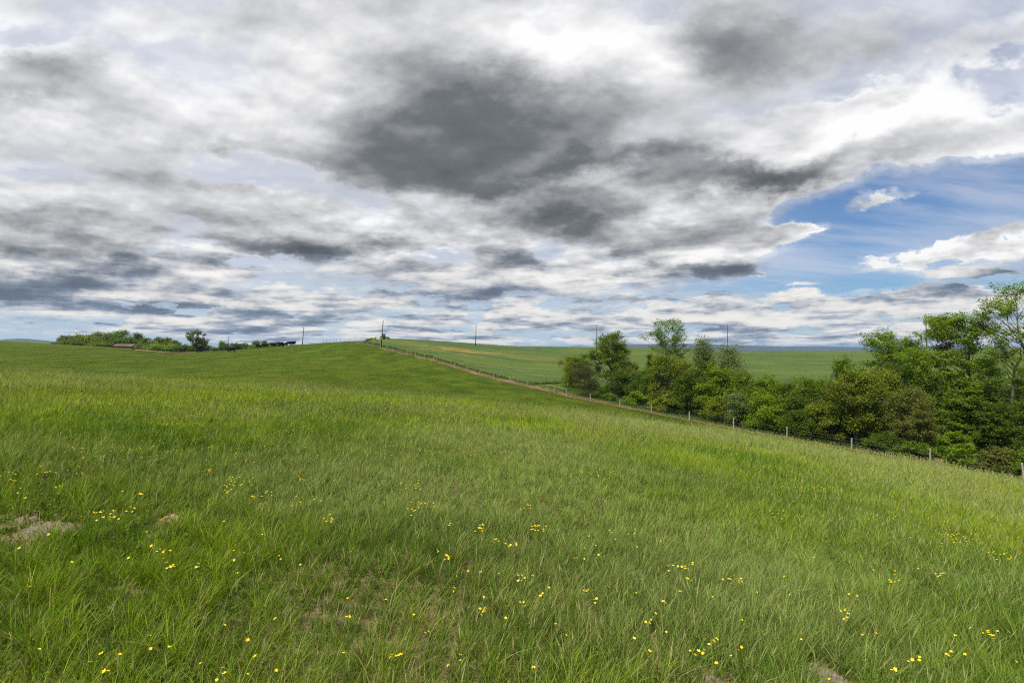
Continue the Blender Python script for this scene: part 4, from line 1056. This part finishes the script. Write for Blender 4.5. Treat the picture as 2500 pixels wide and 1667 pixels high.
WG = 'trees of the distant wood beyond the left hill'
def far_woods():
    L = [ # px, Y, top, width, colour, shape, label
     (160, 232, 818, 36, 'grey', 'dome', 'pale leftmost tree of the distant wood'),
     (192, 226, 816, 40, 'olive', 'round', 'second tree from the left end of the distant wood, olive coloured'),
     (216, 216, 822, 52, 'yellow', 'round', 'round yellow-green tree in front of the left half of the distant wood'),
     (238, 230, 812, 46, 'green', 'round', 'mid green tree behind the round yellow-green one in the distant wood'),
     (266, 228, 811, 40, 'olive', 'round', 'olive tree just left of the highest crown of the distant wood'),
     (297, 226, 807, 52, 'green', 'round', 'broadest and highest crown of the distant wood'),
     (275, 216, 828, 44, 'dark', 'round', 'dark low tree in front of the highest crown of the distant wood'),
     (312, 216, 822, 40, 'green', 'round', 'green tree right in front of the small red shed roof in the distant wood'),
     (337, 228, 814, 24, 'dark', 'round', 'small dark crown standing up alone right of the highest crown'),
     (356, 224, 826, 44, 'green', 'dome', 'low green tree right of the small dark crown of the distant wood'),
     (386, 226, 823, 34, 'grey', 'dome', 'greyish half-leafed tree in the right half of the distant wood'),
     (408, 226, 823, 34, 'brown', 'dome', 'brown-grey twiggy tree in the right half of the distant wood'),
     (352, 212, 838, 36, 'brown', 'dome', 'brownish brush just right of the red shed'),
     (384, 206, 841, 44, 'bright', 'dome', 'bright green bush at the near edge of the distant wood'),
     (420, 206, 842, 46, 'bright', 'dome', 'rightmost bright green bush at the near edge of the distant wood'),
     (425, 224, 830, 26, 'grey', 'dome', 'thin grey-green tree left of the tall sparse one'),
     (449, 200, 844, 34, 'dark', 'dome', 'dark bush at the foot of the tall sparse tree'),
     (492, 208, 824, 36, 'brown', 'dome', 'reddish brown small-leaved tree right of the tall sparse one'),
     (470, 208, 845, 42, 'green', 'dome', 'low green scrub under the tall sparse tree'),
     (245, 212, 836, 50, 'olive', 'dome', 'low olive scrub along the hill edge left of the red shed'),
     (180, 214, 832, 56, 'green', 'dome', 'low green scrub at the left foot of the distant wood'),
    ]
    for px, Y, top, w, col, sh, lab in L:
        small = top > 834
        plant('tree' if not small else 'bush', lab, 'tree' if not small else 'bush', WG, px, Y, top, w, 0.03, sh, 'dense' if col not in ('brown', 'grey') else 'loose', col, 3600, 0.42, 0.3, rc=1.5, K=26, stems=1)
    plant('tree', 'tall sparse tree standing clear of the wood, left of the cows', 'tree', WG, 476, 206, 806, 42, 0.12, 'vase', 'loose', 'grey', 3000, 0.36, 0.3, rc=1.2, K=24)
    WG2 = 'distant trees behind the cows'
    L2 = [(541, 300, 834, 9, 'green', 'spire', 'slim young tree alone left of the leaning pole behind the cows'),
     (527, 290, 848, 14, 'green', 'dome', 'little round bush in the far field, left of the cows'),
     (548, 270, 840, 26, 'dark', 'dome', 'dark tree directly behind the leaning short pole'),
     (572, 275, 838, 30, 'dark', 'round', 'dark tree right behind the lone cow'),
     (594, 285, 838, 26, 'green', 'dome', 'green tree between the lone cow and the herd'),
     (607, 290, 842, 20, 'olive', 'dome', 'low olive tree left of the herd'),
     (625, 300, 833, 28, 'green', 'round', 'green tree rising behind the left cows of the herd'),
     (650, 300, 832, 30, 'green', 'round', 'highest tree behind the herd, above the white-faced cow'),
     (670, 300, 834, 22, 'green', 'round', 'tree just right of the highest one behind the herd'),
     (686, 300, 836, 20, 'dark', 'dome', 'rightmost dark tree behind the herd'),
     (636, 285, 841, 60, 'olive', 'dome', 'wide low olive scrub behind the herd')]
    for px, Y, top, w, col, sh, lab in L2:
        plant('tree' if top < 841 else 'bush', lab, 'tree' if top < 841 else 'bush', WG2, px, Y, top, w, 0.02, sh, 'dense', col, 1800, 0.5, 0.25, rc=1.4, K=16)
if ONLY != 'sky':
    hedgerow(); far_woods()
# ------------------------------------------------------------------ fences, poles
M_POST = soil_mat('weathered_wood', (0.20, 0.19, 0.165), (0.33, 0.315, 0.28), (0.25, 0.23, 0.20), 7.0, 0.5)
M_POLE = soil_mat('pole_wood', (0.045, 0.040, 0.034), (0.085, 0.076, 0.064), (0.065, 0.058, 0.05), 3.0, 0.4)
M_WIRE = plain('galvanised_wire', (0.28, 0.28, 0.28), 0.45, 0.8)
M_METAL = plain('grey_metal', (0.25, 0.26, 0.27), 0.4, 0.6)
def bm_new(): return bmesh.new()
def bm_cyl(bm, p0, p1, r0, r1=None, seg=12, mat=0):
    r1 = r0 if r1 is None else r1
    p0 = Vector(p0); p1 = Vector(p1); d = (p1 - p0); L = d.length
    ret = bmesh.ops.create_cone(bm, cap_ends=True, segments=seg, radius1=r0, radius2=r1, depth=L)
    M_ = Matrix.Translation((p0 + p1) / 2) @ d.to_track_quat('Z', 'Y').to_matrix().to_4x4()
    bmesh.ops.transform(bm, matrix=M_, verts=ret['verts'])
    for v in ret['verts']:
        for f in v.link_faces: f.material_index = mat
def bm_box(bm, c, s, rot=None, mat=0, bev=0.0, taper=None):
    ret = bmesh.ops.create_cube(bm, size=1.0); vs = ret['verts']
    for v in vs:
        if taper and v.co.x > 0: v.co.y *= taper[0]; v.co.z = (v.co.z - 0.0) * taper[1] + (taper[2] if len(taper) > 2 else 0)
        v.co = Vector((v.co.x * s[0], v.co.y * s[1], v.co.z * s[2]))
    for v in vs:
        for f in v.link_faces: f.material_index = mat
    if bev:
        es = list({e for v in vs for e in v.link_edges}); r = bmesh.ops.bevel(bm, geom=es, offset=bev, segments=2, affect='EDGES', profile=0.6)
        vs = list({v for f in r['faces'] for v in f.verts} | {v for v in vs if v.is_valid})
    M_ = Matrix.Translation(Vector(c)) @ (rot.to_4x4() if rot is not None else Matrix.Identity(4))
    bmesh.ops.transform(bm, matrix=M_, verts=vs)
def bm_done(bm, name, mats, smooth=False):
    me = bpy.data.meshes.new(name); bmesh.ops.recalc_face_normals(bm, faces=bm.faces); bm.to_mesh(me); bm.free()
    for m in (mats if isinstance(mats, (list, tuple)) else [mats]): me.materials.append(m)
    if smooth:
        for p in me.polygons: p.use_smooth = True
    return me
def post_mesh(h, r=0.058):
    bm = bm_new(); g = np.random.default_rng(int(h * 1000))
    bm_cyl(bm, (0, 0, -0.25), (0, 0, h), r * 1.05, r * 0.92, 10)
    for v in bm.verts:
        if v.co.z > h - 0.01: v.co.z += v.co.x * 0.25
        v.co.x += g.normal(0, 0.004); v.co.y += g.normal(0, 0.004)
    return bm_done(bm, 'post', M_POST)
def build_fences():
    g = np.random.default_rng(3)
    meshes = [post_mesh(1.16), post_mesh(1.10, 0.064), post_mesh(1.22, 0.054)]
    f0 = Vector((FENCE_PTS[3][0], FENCE_PTS[3][1], 0)); f0.z = Hs(f0.x, f0.y)
    root = empty('wire_fence', f0); tag(root, 'wire fence on pale grey wooden posts running down the hill beside the hedgerow', 'fence')
    tops = []
    for i, (x, y) in enumerate(FENCE_PTS):
        z = Hs(x, y); o = link('post', meshes[i % 3], root, Vector((x, y, z)) - f0); o.rotation_euler = (g.normal(0, 0.04), g.normal(0, 0.045), g.uniform(0, 3)); o.scale = (1, 1, g.uniform(0.90, 1.06)); tops.append((x, y, z))
    for hgt in (0.25, 0.5, 0.78, 1.05):
        T = Tubes(); pts = []
        for a, b in zip(tops[:-1], tops[1:]):
            for t in np.linspace(0, 1, 4)[:-1]:
                x = a[0] * (1 - t) + b[0] * t; y = a[1] * (1 - t) + b[1] * t
                pts.append((x - f0.x, y - f0.y, (a[2] * (1 - t) + b[2] * t) + hgt - f0.z - 0.05 * math.sin(t * math.pi)))
        pts.append((tops[-1][0] - f0.x, tops[-1][1] - f0.y, tops[-1][2] + hgt - f0.z))
        T.add(pts, [0.0035] * len(pts), 4); link('wire', T.mesh('wire', M_WIRE), root)
    # brace rail along three posts
    ib = [3 + FENCE_PX.index(1383), 3 + FENCE_PX.index(1353), 3 + FENCE_PX.index(1336)]
    bm = bm_new(); a = Vector(tops[ib[0]]); b = Vector(tops[ib[2]])
    bm_cyl(bm, a + Vector((0.0, -0.07, 1.08)) - f0, b + Vector((0.0, -0.07, 1.10)) - f0, 0.04, 0.035, 8)
    link('brace_rail', bm_done(bm, 'brace_rail', M_POST), root)
    # skyline fence
    pts = [(789.5, 176), (797, 176), (805.5, 175), (813.5, 175), (821, 174), (830.5, 173), (840, 172), (849.7, 170), (856.5, 169.5)]
    p0 = at(856.5, 169.5); root = empty('wire_fence', p0); tag(root, 'fence of thin dark posts along the hill skyline, ending in a wooden frame', 'fence')
    sk = []
    for px, Y in pts:
        p = at(px, Y); o = link('post', meshes[0], root, p - p0); sk.append(p - p0); o.scale = (1.1, 1.1, 1.0 if px < 848 else 1.15)
    bm = bm_new(); bm_cyl(bm, sk[-1] + Vector((0.2, 0, 1.05)), sk[-2] + Vector((-0.1, 0, 1.05)), 0.06, 0.06, 8)
    link('brace_rail', bm_done(bm, 'brace_rail', M_POST), root)
    for hgt in (0.4, 0.75, 1.05):
        T = Tubes(); T.add([tuple(p + Vector((0, 0, hgt))) for p in sk], [0.004] * len(sk), 4); link('wire', T.mesh('wire', M_WIRE), root)

def pole(px_base, Y, top_px, top_py, label, gear=False):
    b = at(px_base, Y); h = z_of(top_py, Y) - b.z; dx = (top_px - px_base) / F * Y
    bm = bm_new(); d = Vector((dx, 0, h)); bm_cyl(bm, Vector((0, 0, -0.5)), d, 0.15, 0.10, 12)
    e = empty('utility_pole', b); tag(e, label, 'utility pole', 'utility poles crossing the fields')
    link('shaft', bm_done(bm, 'shaft', M_POLE, True), e)
    bm = bm_new(); bm_cyl(bm, d, d + Vector((0, 0, 0.28)), 0.03, 0.03, 8); bm_cyl(bm, d + Vector((0, 0, 0.28)), d + Vector((0, 0, 0.46)), 0.075, 0.05, 10)
    link('insulator', bm_done(bm, 'insulator', M_METAL, True), e)
    if gear:
        bm = bm_new(); q = d + Vector((-0.33, 0, -1.55)); bm_cyl(bm, q, q + Vector((0, 0, 0.85)), 0.23, 0.23, 16); bm_cyl(bm, q + Vector((0, 0, 0.85)), q + Vector((0, 0, 0.93)), 0.25, 0.12, 16)
        bm_cyl(bm, q + Vector((0.05, 0, 0.9)), q + Vector((0.05, 0, 1.15)), 0.04, 0.03, 8)
        bm_box(bm, q + Vector((0.2, 0, 0.4)), (0.2, 0.1, 0.3)); link('transformer', bm_done(bm, 'transformer', M_METAL), e)
        bm = bm_new(); bm_box(bm, d + Vector((-0.1, 0, -0.3)), (0.75, 0.09, 0.10)); link('crossarm', bm_done(bm, 'crossarm', M_POLE), e)
        bm = bm_new(); q = d + Vector((-0.42, 0, -0.25)); bm_cyl(bm, q, q + Vector((0, 0, 0.35)), 0.05, 0.04, 8); link('insulator', bm_done(bm, 'insulator', M_METAL), e)
    return e
if ONLY != 'sky':
    build_fences()
    pole(554.5, 185, 557.5, 825, 'short pale pole leaning right beside the lone cow')
    pole(738, 186, 741.5, 800, 'bare pole on the skyline just right of the cow herd')
    pole(930, 148, 935.5, 783, 'tallest looking pole, standing in front of the green tractor')
    pole(1160.5, 186, 1162.5, 793, 'lone pole on the field skyline halfway between tractor and trees')
    pole(1456, 178, 1456.8, 796, 'pole rising behind the round-crowned tree of the left tree group')
    pole(1776, 172, 1776.3, 793, 'pole rising behind the broad blossom tree')
    pole(1518.5, 240, 1518.5, 813, 'distant pole whose tip just shows right of the round-crowned tree')
    pole(2264, 120, 2260.5, 773, 'pole carrying a grey transformer above the right tree group', True)

# ------------------------------------------------------------------ cows
M_COW = plain('black_hide', (0.0045, 0.004, 0.004), 0.8, 0, 0.2, 3.0); M_COW.node_tree.nodes['Principled BSDF'].inputs['Specular IOR Level'].default_value = 0.08
M_WHITE = plain('white_hide', (0.62, 0.58, 0.52), 0.6, 0, 0.1, 3.0)
def cow_mesh(head='up', white=False):
    V = []; E = []; Rr = []
    def chain(pts, start=None):
        prev = start
        for p in pts:
            V.append(p[:3]); Rr.append(p[3] if isinstance(p[3], tuple) else (p[3], p[3])); i = len(V) - 1
            if prev is not None: E.append((prev, i))
            prev = i
        return prev
    chain([(-0.20, 0, 1.00, (0.33, 0.37))]); mid = 0
    rump = chain([(-0.62, 0, 1.06, (0.29, 0.31)), (-0.88, 0, 1.08, (0.20, 0.22))], mid)
    chest = chain([(0.22, 0, 1.0, (0.33, 0.37)), (0.58, 0, 1.04, (0.27, 0.33))], mid)
    if head == 'up':
        nk = chain([(0.86, 0, 1.22, (0.16, 0.20)), (1.08, 0, 1.36, (0.12, 0.14)), (1.24, 0, 1.30, (0.105, 0.12)), (1.42, 0, 1.14, (0.075, 0.08)), (1.50, 0, 1.08, (0.06, 0.06))], chest)
        hp = nk - 3; hz = 1.44; hx = 1.10
    else:
        nk = chain([(0.86, 0, 0.92, (0.16, 0.19)), (1.10, 0, 0.62, (0.12, 0.14)), (1.22, 0, 0.42, (0.105, 0.12)), (1.30, 0, 0.20, (0.075, 0.08)), (1.32, 0, 0.10, (0.06, 0.06))], chest)
        hp = nk - 3; hz = 0.66; hx = 1.18
    for s in (-1, 1):
        chain([(hx - 0.02, s * 0.17, hz, (0.035, 0.03)), (hx - 0.04, s * 0.27, hz - 0.02, (0.015, 0.03))], hp)
        chain([(0.48, s * 0.17, 0.72, (0.115, 0.13)), (0.50, s * 0.18, 0.42, (0.06, 0.065)), (0.49, s * 0.18, 0.16, (0.042, 0.045)), (0.52, s * 0.18, 0.03, (0.055, 0.06))], chest)
        chain([(-0.66, s * 0.19, 0.76, (0.14, 0.17)), (-0.66, s * 0.20, 0.56, (0.08, 0.10)), (-0.80, s * 0.20, 0.40, (0.055, 0.06)), (-0.76, s * 0.20, 0.16, (0.042, 0.045)), (-0.72, s * 0.20, 0.03, (0.055, 0.06))], rump - 1)
    chain([(-1.08, 0, 1.18, (0.04, 0.04)), (-1.16, 0, 0.90, (0.022, 0.022)), (-1.16, 0, 0.55, (0.02, 0.02)), (-1.15, 0, 0.38, (0.045, 0.045))], rump)
    me = bpy.data.meshes.new('cow_cage'); me.from_pydata([tuple(v) for v in V], E, []); 
    o = bpy.data.objects.new('cow_cage', me); COL.objects.link(o)
    sk = o.modifiers.new('skin', 'SKIN'); sk.use_smooth_shade = True
    for i, r in enumerate(Rr): me.skin_vertices[0].data[i].radius = (r[0] * 1.22, r[1] * 1.22)
    for d in me.skin_vertices[0].data: d.use_root = False
    me.skin_vertices[0].data[0].use_root = True
    ss_ = o.modifiers.new('sub', 'SUBSURF'); ss_.levels = 2; ss_.render_levels = 2
    dg = bpy.context.evaluated_depsgraph_get(); ev = o.evaluated_get(dg)
    out = bpy.data.meshes.new_from_object(ev); out.name = 'cow'
    bpy.data.objects.remove(o); bpy.data.meshes.remove(me)
    out.materials.clear(); out.materials.append(M_COW); out.materials.append(M_WHITE)
    for p in out.polygons:
        p.use_smooth = True
        if white and p.center.x > 1.02 : p.material_index = 1
    return out
def build_cows():
    up = cow_mesh('up'); dn = cow_mesh('down'); wf = cow_mesh('up', True)
    L = [ # px, Y, heading deg (0 = facing right), mesh, scale, label
     (566, 148, 172, dn, 1.0, 'lone black cow grazing apart at the left of the herd'),
     (631, 166, 168, up, 1.02, 'black cow at the left end of the herd, beside the white-faced cow'),
     (647, 163, 205, wf, 1.0, 'black cow with a white face'),
     (667, 178, 20, dn, 0.95, 'dark cow standing behind, between the white-faced cow and the next group'),
     (686, 168, 176, up, 1.0, 'black cow in the middle of the herd with a calf at its tail'),
     (697, 168, 20, dn, 0.62, 'small black calf in the middle of the herd'),
     (704, 170, 185, dn, 1.0, 'black cow just right of the calf'),
     (711, 172, 150, up, 0.98, 'black cow partly behind its neighbour near the right end of the herd'),
     (717, 169, 80, up, 1.0, 'rightmost black cow, turned tail toward the viewer')]
    for px, Y, hd, me, s, lab in L:
        o = link('cow' if s > 0.7 else 'calf', me, None, at(px, Y)); o.rotation_euler = (0, 0, R(hd)); o.scale = (s, s, s)
        tag(o, lab, 'cow' if s > 0.7 else 'calf', 'herd of black cows on the hill crest')
if ONLY != 'sky': build_cows()

# ------------------------------------------------------------------ tractor and planter, shed
def wheel(r, w, mt, mr, name='wheel'):
    bm = bm_new(); n = 28; prof = [(r * 0.62, -w / 2), (r * 0.9, -w / 2), (r, -w * 0.36), (r, w * 0.36), (r * 0.9, w / 2), (r * 0.62, w / 2)]
    rings = [[bm.verts.new((math.cos(a) * q, y, math.sin(a) * q)) for q, y in prof] for a in [i * 2 * math.pi / n for i in range(n)]]
    for i in range(n):
        for k in range(len(prof) - 1): bm.faces.new((rings[i][k], rings[(i + 1) % n][k], rings[(i + 1) % n][k + 1], rings[i][k + 1]))
    for i in range(22):
        a = i * 2 * math.pi / 22; bm_box(bm, (math.cos(a) * r * 1.01, 0, math.sin(a) * r * 1.01), (0.05, w * 0.95, 0.05), Matrix.Rotation(-a, 3, 'Y') @ Matrix.Rotation(0.35, 3, 'X'))
    tyre = bm_done(bm, 'tyre', mt)
    bm = bm_new(); bm_cyl(bm, (0, -w * 0.42, 0), (0, -w * 0.30, 0), r * 0.62, r * 0.5, 24); bm_cyl(bm, (0, w * 0.30, 0), (0, w * 0.42, 0), r * 0.5, r * 0.62, 24); bm_cyl(bm, (0, -w * 0.5, 0), (0, w * 0.5, 0), r * 0.16, None, 12)
    return tyre, bm_done(bm, 'rim', mr)
def build_tractor():
    G = plain('green_paint', (0.018, 0.085, 0.022), 0.35); Yl = plain('yellow_paint', (0.42, 0.36, 0.03), 0.5); B = plain('black_rubber', (0.018, 0.018, 0.018), 0.8)
    W = plain('pale_plastic', (0.55, 0.53, 0.50), 0.5)
    GL, nt, b, o_ = newmat('cab_glass'); b.inputs['Base Color'].default_value = (0.05, 0.075, 0.08, 1); b.inputs['Roughness'].default_value = 0.08; b.inputs['Alpha'].default_value = 0.55
    base = at(936, 226); root = empty('tractor', base, R(-14)); tag(root, 'green tractor with yellow wheels and a glazed cab on the hill crest', 'tractor')
    bm = bm_new(); bm_box(bm, (1.35, 0, 1.35), (2.3, 0.85, 0.75), None, 0, 0.06, (0.8, 0.78, -0.05)); bm_box(bm, (0.9, 0, 0.85), (3.0, 0.55, 0.4)); bm_box(bm, (2.62, 0, 0.75), (0.35, 0.8, 0.5), None, 0, 0.04)
    bm_cyl(bm, (0, -0.9, 0.95), (0, 0.9, 0.95), 0.14); bm_cyl(bm, (2.05, -0.8, 0.68), (2.05, 0.8, 0.68), 0.1)
    for s in (-1, 1): bm_box(bm, (-0.15, s * 0.82, 1.75), (1.5, 0.5, 0.08), Matrix.Rotation(0.12, 3, 'Y'), 0, 0.02); bm_box(bm, (0.62, s * 0.82, 1.5), (0.08, 0.5, 0.55), Matrix.Rotation(-0.35, 3, 'Y'))
    link('body', bm_done(bm, 'body', G), root)

    bm = bm_new()
    for x, y in ((-0.55, -0.62), (-0.55, 0.62), (0.65, -0.6), (0.65, 0.6)): bm_cyl(bm, (x, y, 1.5), (x * 0.9, y * 0.93, 2.85), 0.045, None, 8)
    bm_box(bm, (0.05, 0, 1.5), (1.35, 1.35, 0.12)); bm_box(bm, (-0.1, 0, 1.85), (0.5, 0.5, 0.12)); bm_box(bm, (-0.32, 0, 2.15), (0.12, 0.5, 0.55), None, 0, 0.03)
    cab = link('cab', bm_done(bm, 'cab', B), root)
    bm = bm_new(); bm_box(bm, (0.03, 0, 2.93), (1.45, 1.4, 0.16), None, 0, 0.05); link('roof', bm_done(bm, 'roof', G), cab)
    for nm, c, s in (('window', (0.05, -0.60, 2.2), (1.1, 0.015, 1.2)), ('window', (0.05, 0.60, 2.2), (1.1, 0.015, 1.2)), ('windscreen', (0.63, 0, 2.2), (0.015, 1.1, 1.2)), ('window', (-0.53, 0, 2.2), (0.015, 1.1, 1.2))):
        bm = bm_new(); bm_box(bm, c, s); link(nm, bm_done(bm, nm, GL), cab)
    t1, r1 = wheel(0.95, 0.5, B, Yl); t2, r2 = wheel(0.68, 0.4, B, Yl)
    for c, t, r in (((0, -0.98, 0.95), t1, r1), ((0, 0.98, 0.95), t1, r1), ((0, -1.52, 0.95), t1, r1), ((0, 1.52, 0.95), t1, r1), ((2.05, -0.9, 0.68), t2, r2), ((2.05, 0.9, 0.68), t2, r2)):
        w_ = link('wheel', t, root, c); link('rim', r, w_)
    for s in (-1, 1):
        bm = bm_new(); bm_cyl(bm, (0.65, s * 0.62, 2.6), (0.95, s * 1.15, 2.6), 0.02, None, 6); bm_box(bm, (0.97, s * 1.2, 2.5), (0.05, 0.22, 0.4), None, 0, 0.01); link('mirror', bm_done(bm, 'mirror', B), root)
    bm = bm_new(); bm_cyl(bm, (0.85, -0.45, 1.6), (0.85, -0.45, 2.75), 0.05); link('exhaust', bm_done(bm, 'exhaust', B), root)
    # planter towed behind
    pb = at(936 - 24, 225); root = empty('seed_planter', pb, R(-8)); tag(root, 'seed planter with a yellow tank hitched behind the green tractor', 'planter')
    bm = bm_new(); bm_box(bm, (-1.1, 0, 0.85), (0.22, 4.6, 0.22)); bm_box(bm, (0.4, 0, 0.75), (3.2, 0.2, 0.2)); bm_box(bm, (-0.3, 0.6, 0.85), (1.8, 0.12, 0.12), Matrix.Rotation(0.3, 3, 'Z')); bm_box(bm, (-0.3, -0.6, 0.85), (1.8, 0.12, 0.12), Matrix.Rotation(-0.3, 3, 'Z'))
    bm_box(bm, (0.1, 0, 1.25), (1.6, 1.2, 0.08)); bm_box(bm, (-2.4, 0.0, 0.95), (2.2, 0.14, 0.16))
    for x in (-0.6, 0.8): bm_box(bm, (x, 0, 1.05), (0.08, 1.2, 0.5))
    link('frame', bm_done(bm, 'frame', G), root)
    bm = bm_new(); bm_cyl(bm, (-1.1, 0, 1.55), (1.1, 0, 1.55), 0.5, 0.5, 20); bm_cyl(bm, (0.05, 0, 2.0), (0.05, 0, 2.12), 0.2, 0.2, 12); bm_box(bm, (0.05, 0, 1.25), (1.8, 0.95, 0.3), None, 0, 0.05)
    link('tank', bm_done(bm, 'tank', Yl), root)
    hop = None
    for i in range(6):
        y = -2.0 + i * 0.8; x = -1.55 - (i % 2) * 0.9
        bm = bm_new(); bm_box(bm, (x, y, 0.55), (0.5, 0.1, 0.5)); bm_cyl(bm, (x - 0.3, y - 0.1, 0.28), (x - 0.3, y + 0.1, 0.28), 0.27, None, 16); bm_box(bm, (x, y, 1.08), (0.42, 0.4, 0.42), None, 1, 0.04); link('row_unit', bm_done(bm, 'row_unit', [B, W if i % 2 else Yl]), root)
    t3, r3 = wheel(0.45, 0.26, B, Yl)
    for c in ((1.2, -0.9, 0.45), (1.2, 0.9, 0.45), (-3.3, -0.6, 0.45), (-3.3, 0.6, 0.45)): w_ = link('wheel', t3, root, c); link('rim', r3, w_)
    # little red shed beyond the hill
    RW = plain('red_boards', (0.17, 0.035, 0.022), 0.8, 0, 0.2, 2.0); RR = soil_mat('rusted_tin', (0.075, 0.045, 0.035), (0.10, 0.065, 0.05), (0.17, 0.15, 0.13), 0.7, 0.3)
    b = at(307, 212); root = empty('shed', b, R(8)); tag(root, 'small red shed with a rusty patched tin roof half sunk behind the left hill', 'shed')
    bm = bm_new(); vs = [(-3.4, -2, -1), (3.4, -2, -1), (3.4, 2, -1), (-3.4, 2, -1), (-3.4, -2, 1.2), (3.4, -2, 1.2), (3.4, 2, 1.2), (-3.4, 2, 1.2), (-3.4, 0, 2.1), (3.4, 0, 2.1)]
    v = [bm.verts.new(p) for p in vs]
    for f in ((0, 1, 5, 4), (2, 3, 7, 6), (0, 4, 8, 7, 3), (1, 2, 6, 9, 5), (4, 5, 9, 8), (7, 8, 9, 6)): bm.faces.new([v[i] for i in f])
    link('wall', bm_done(bm, 'wall', RW), root)
    bm = bm_new()
    for s in (-1, 1): bm_box(bm, (0, s * 1.12, 1.70), (7.3, 2.45, 0.07), Matrix.Rotation(-s * 0.42, 3, 'X'))
    link('roof', bm_done(bm, 'roof', RR), root)
    bm = bm_new(); bm_box(bm, (1.2, -2.02, 0.2), (1.0, 0.06, 1.7)); link('door', bm_done(bm, 'door', plain('dark_boards', (0.06, 0.04, 0.03), 0.8)), root)
    bm = bm_new(); bm_box(bm, (-1.3, -2.02, 0.5), (0.8, 0.06, 0.6)); link('window', bm_done(bm, 'window', GL), root)
if ONLY != 'sky': build_tractor()

# ------------------------------------------------------------------ dry tussocks
def tussock(x, y, h, n, label, seed, col, wd=0.005):
    g = np.random.default_rng(seed); z0 = Hs(x, y); k = np.full(n, 0.0)
    V, q, t, c = blades(g.normal(0, h * 0.09, n), g.normal(0, h * 0.09, n), k - 0.01, h * g.uniform(0.5, 1.1, n), np.full(n, wd), g.uniform(0, 6.28, n), g.uniform(0.1, 1.0, n), g.uniform(0, 3.14, n), np.array([col]) * g.uniform(0.7, 1.2, (n, 1)), 3)
    tag(link('dry_tussock', npmesh('dry_tussock', V, q, t, M_BLADE, c), None, (x, y, z0)), label, 'grass tuft')
if ONLY != 'sky':
    x, y = ray_ground(820, 1432, 0.03); tussock(x, y, 0.13, 90, 'small straw coloured tuft of dead grass in the short turf near the bottom centre', 5, (0.50, 0.38, 0.20), 0.003)
    p = at(2292, 39.6); tussock(p.x, p.y, 0.75, 160, 'pale tan clump of dead grass beside the last fence post at the right', 6, (0.48, 0.37, 0.20), 0.03)
# ------------------------------------------------------------------ air
def build_haze():
    m = bpy.data.materials.new('air'); m.use_nodes = True; nt = m.node_tree; nt.nodes.clear()
    o = nt.nodes.new('ShaderNodeOutputMaterial'); v = nt.nodes.new('ShaderNodeVolumePrincipled')
    v.inputs['Color'].default_value = (0.42, 0.66, 1.0, 1); v.inputs['Density'].default_value = 0.00009; v.inputs['Anisotropy'].default_value = 0.2
    nt.links.new(v.outputs[0], o.inputs['Volume'])
    m.cycles.volume_sampling = 'DISTANCE'; m.cycles.homogeneous_volume = True
    bm = bmesh.new(); bmesh.ops.create_cube(bm, size=1.0)
    me = bpy.data.meshes.new('haze'); bm.to_mesh(me); bm.free(); me.materials.append(m)
    ob = bpy.data.objects.new('haze', me); COL.objects.link(ob)
    zb, zt = -72.0, 52.0
    ob.location = (0, 0, (zb + zt) / 2); ob.scale = (28500, 28500, zt - zb)
    tag(ob, 'thin blue summer haze filling the air over the fields', 'haze', kind='stuff')
if ONLY != 'sky': build_haze()
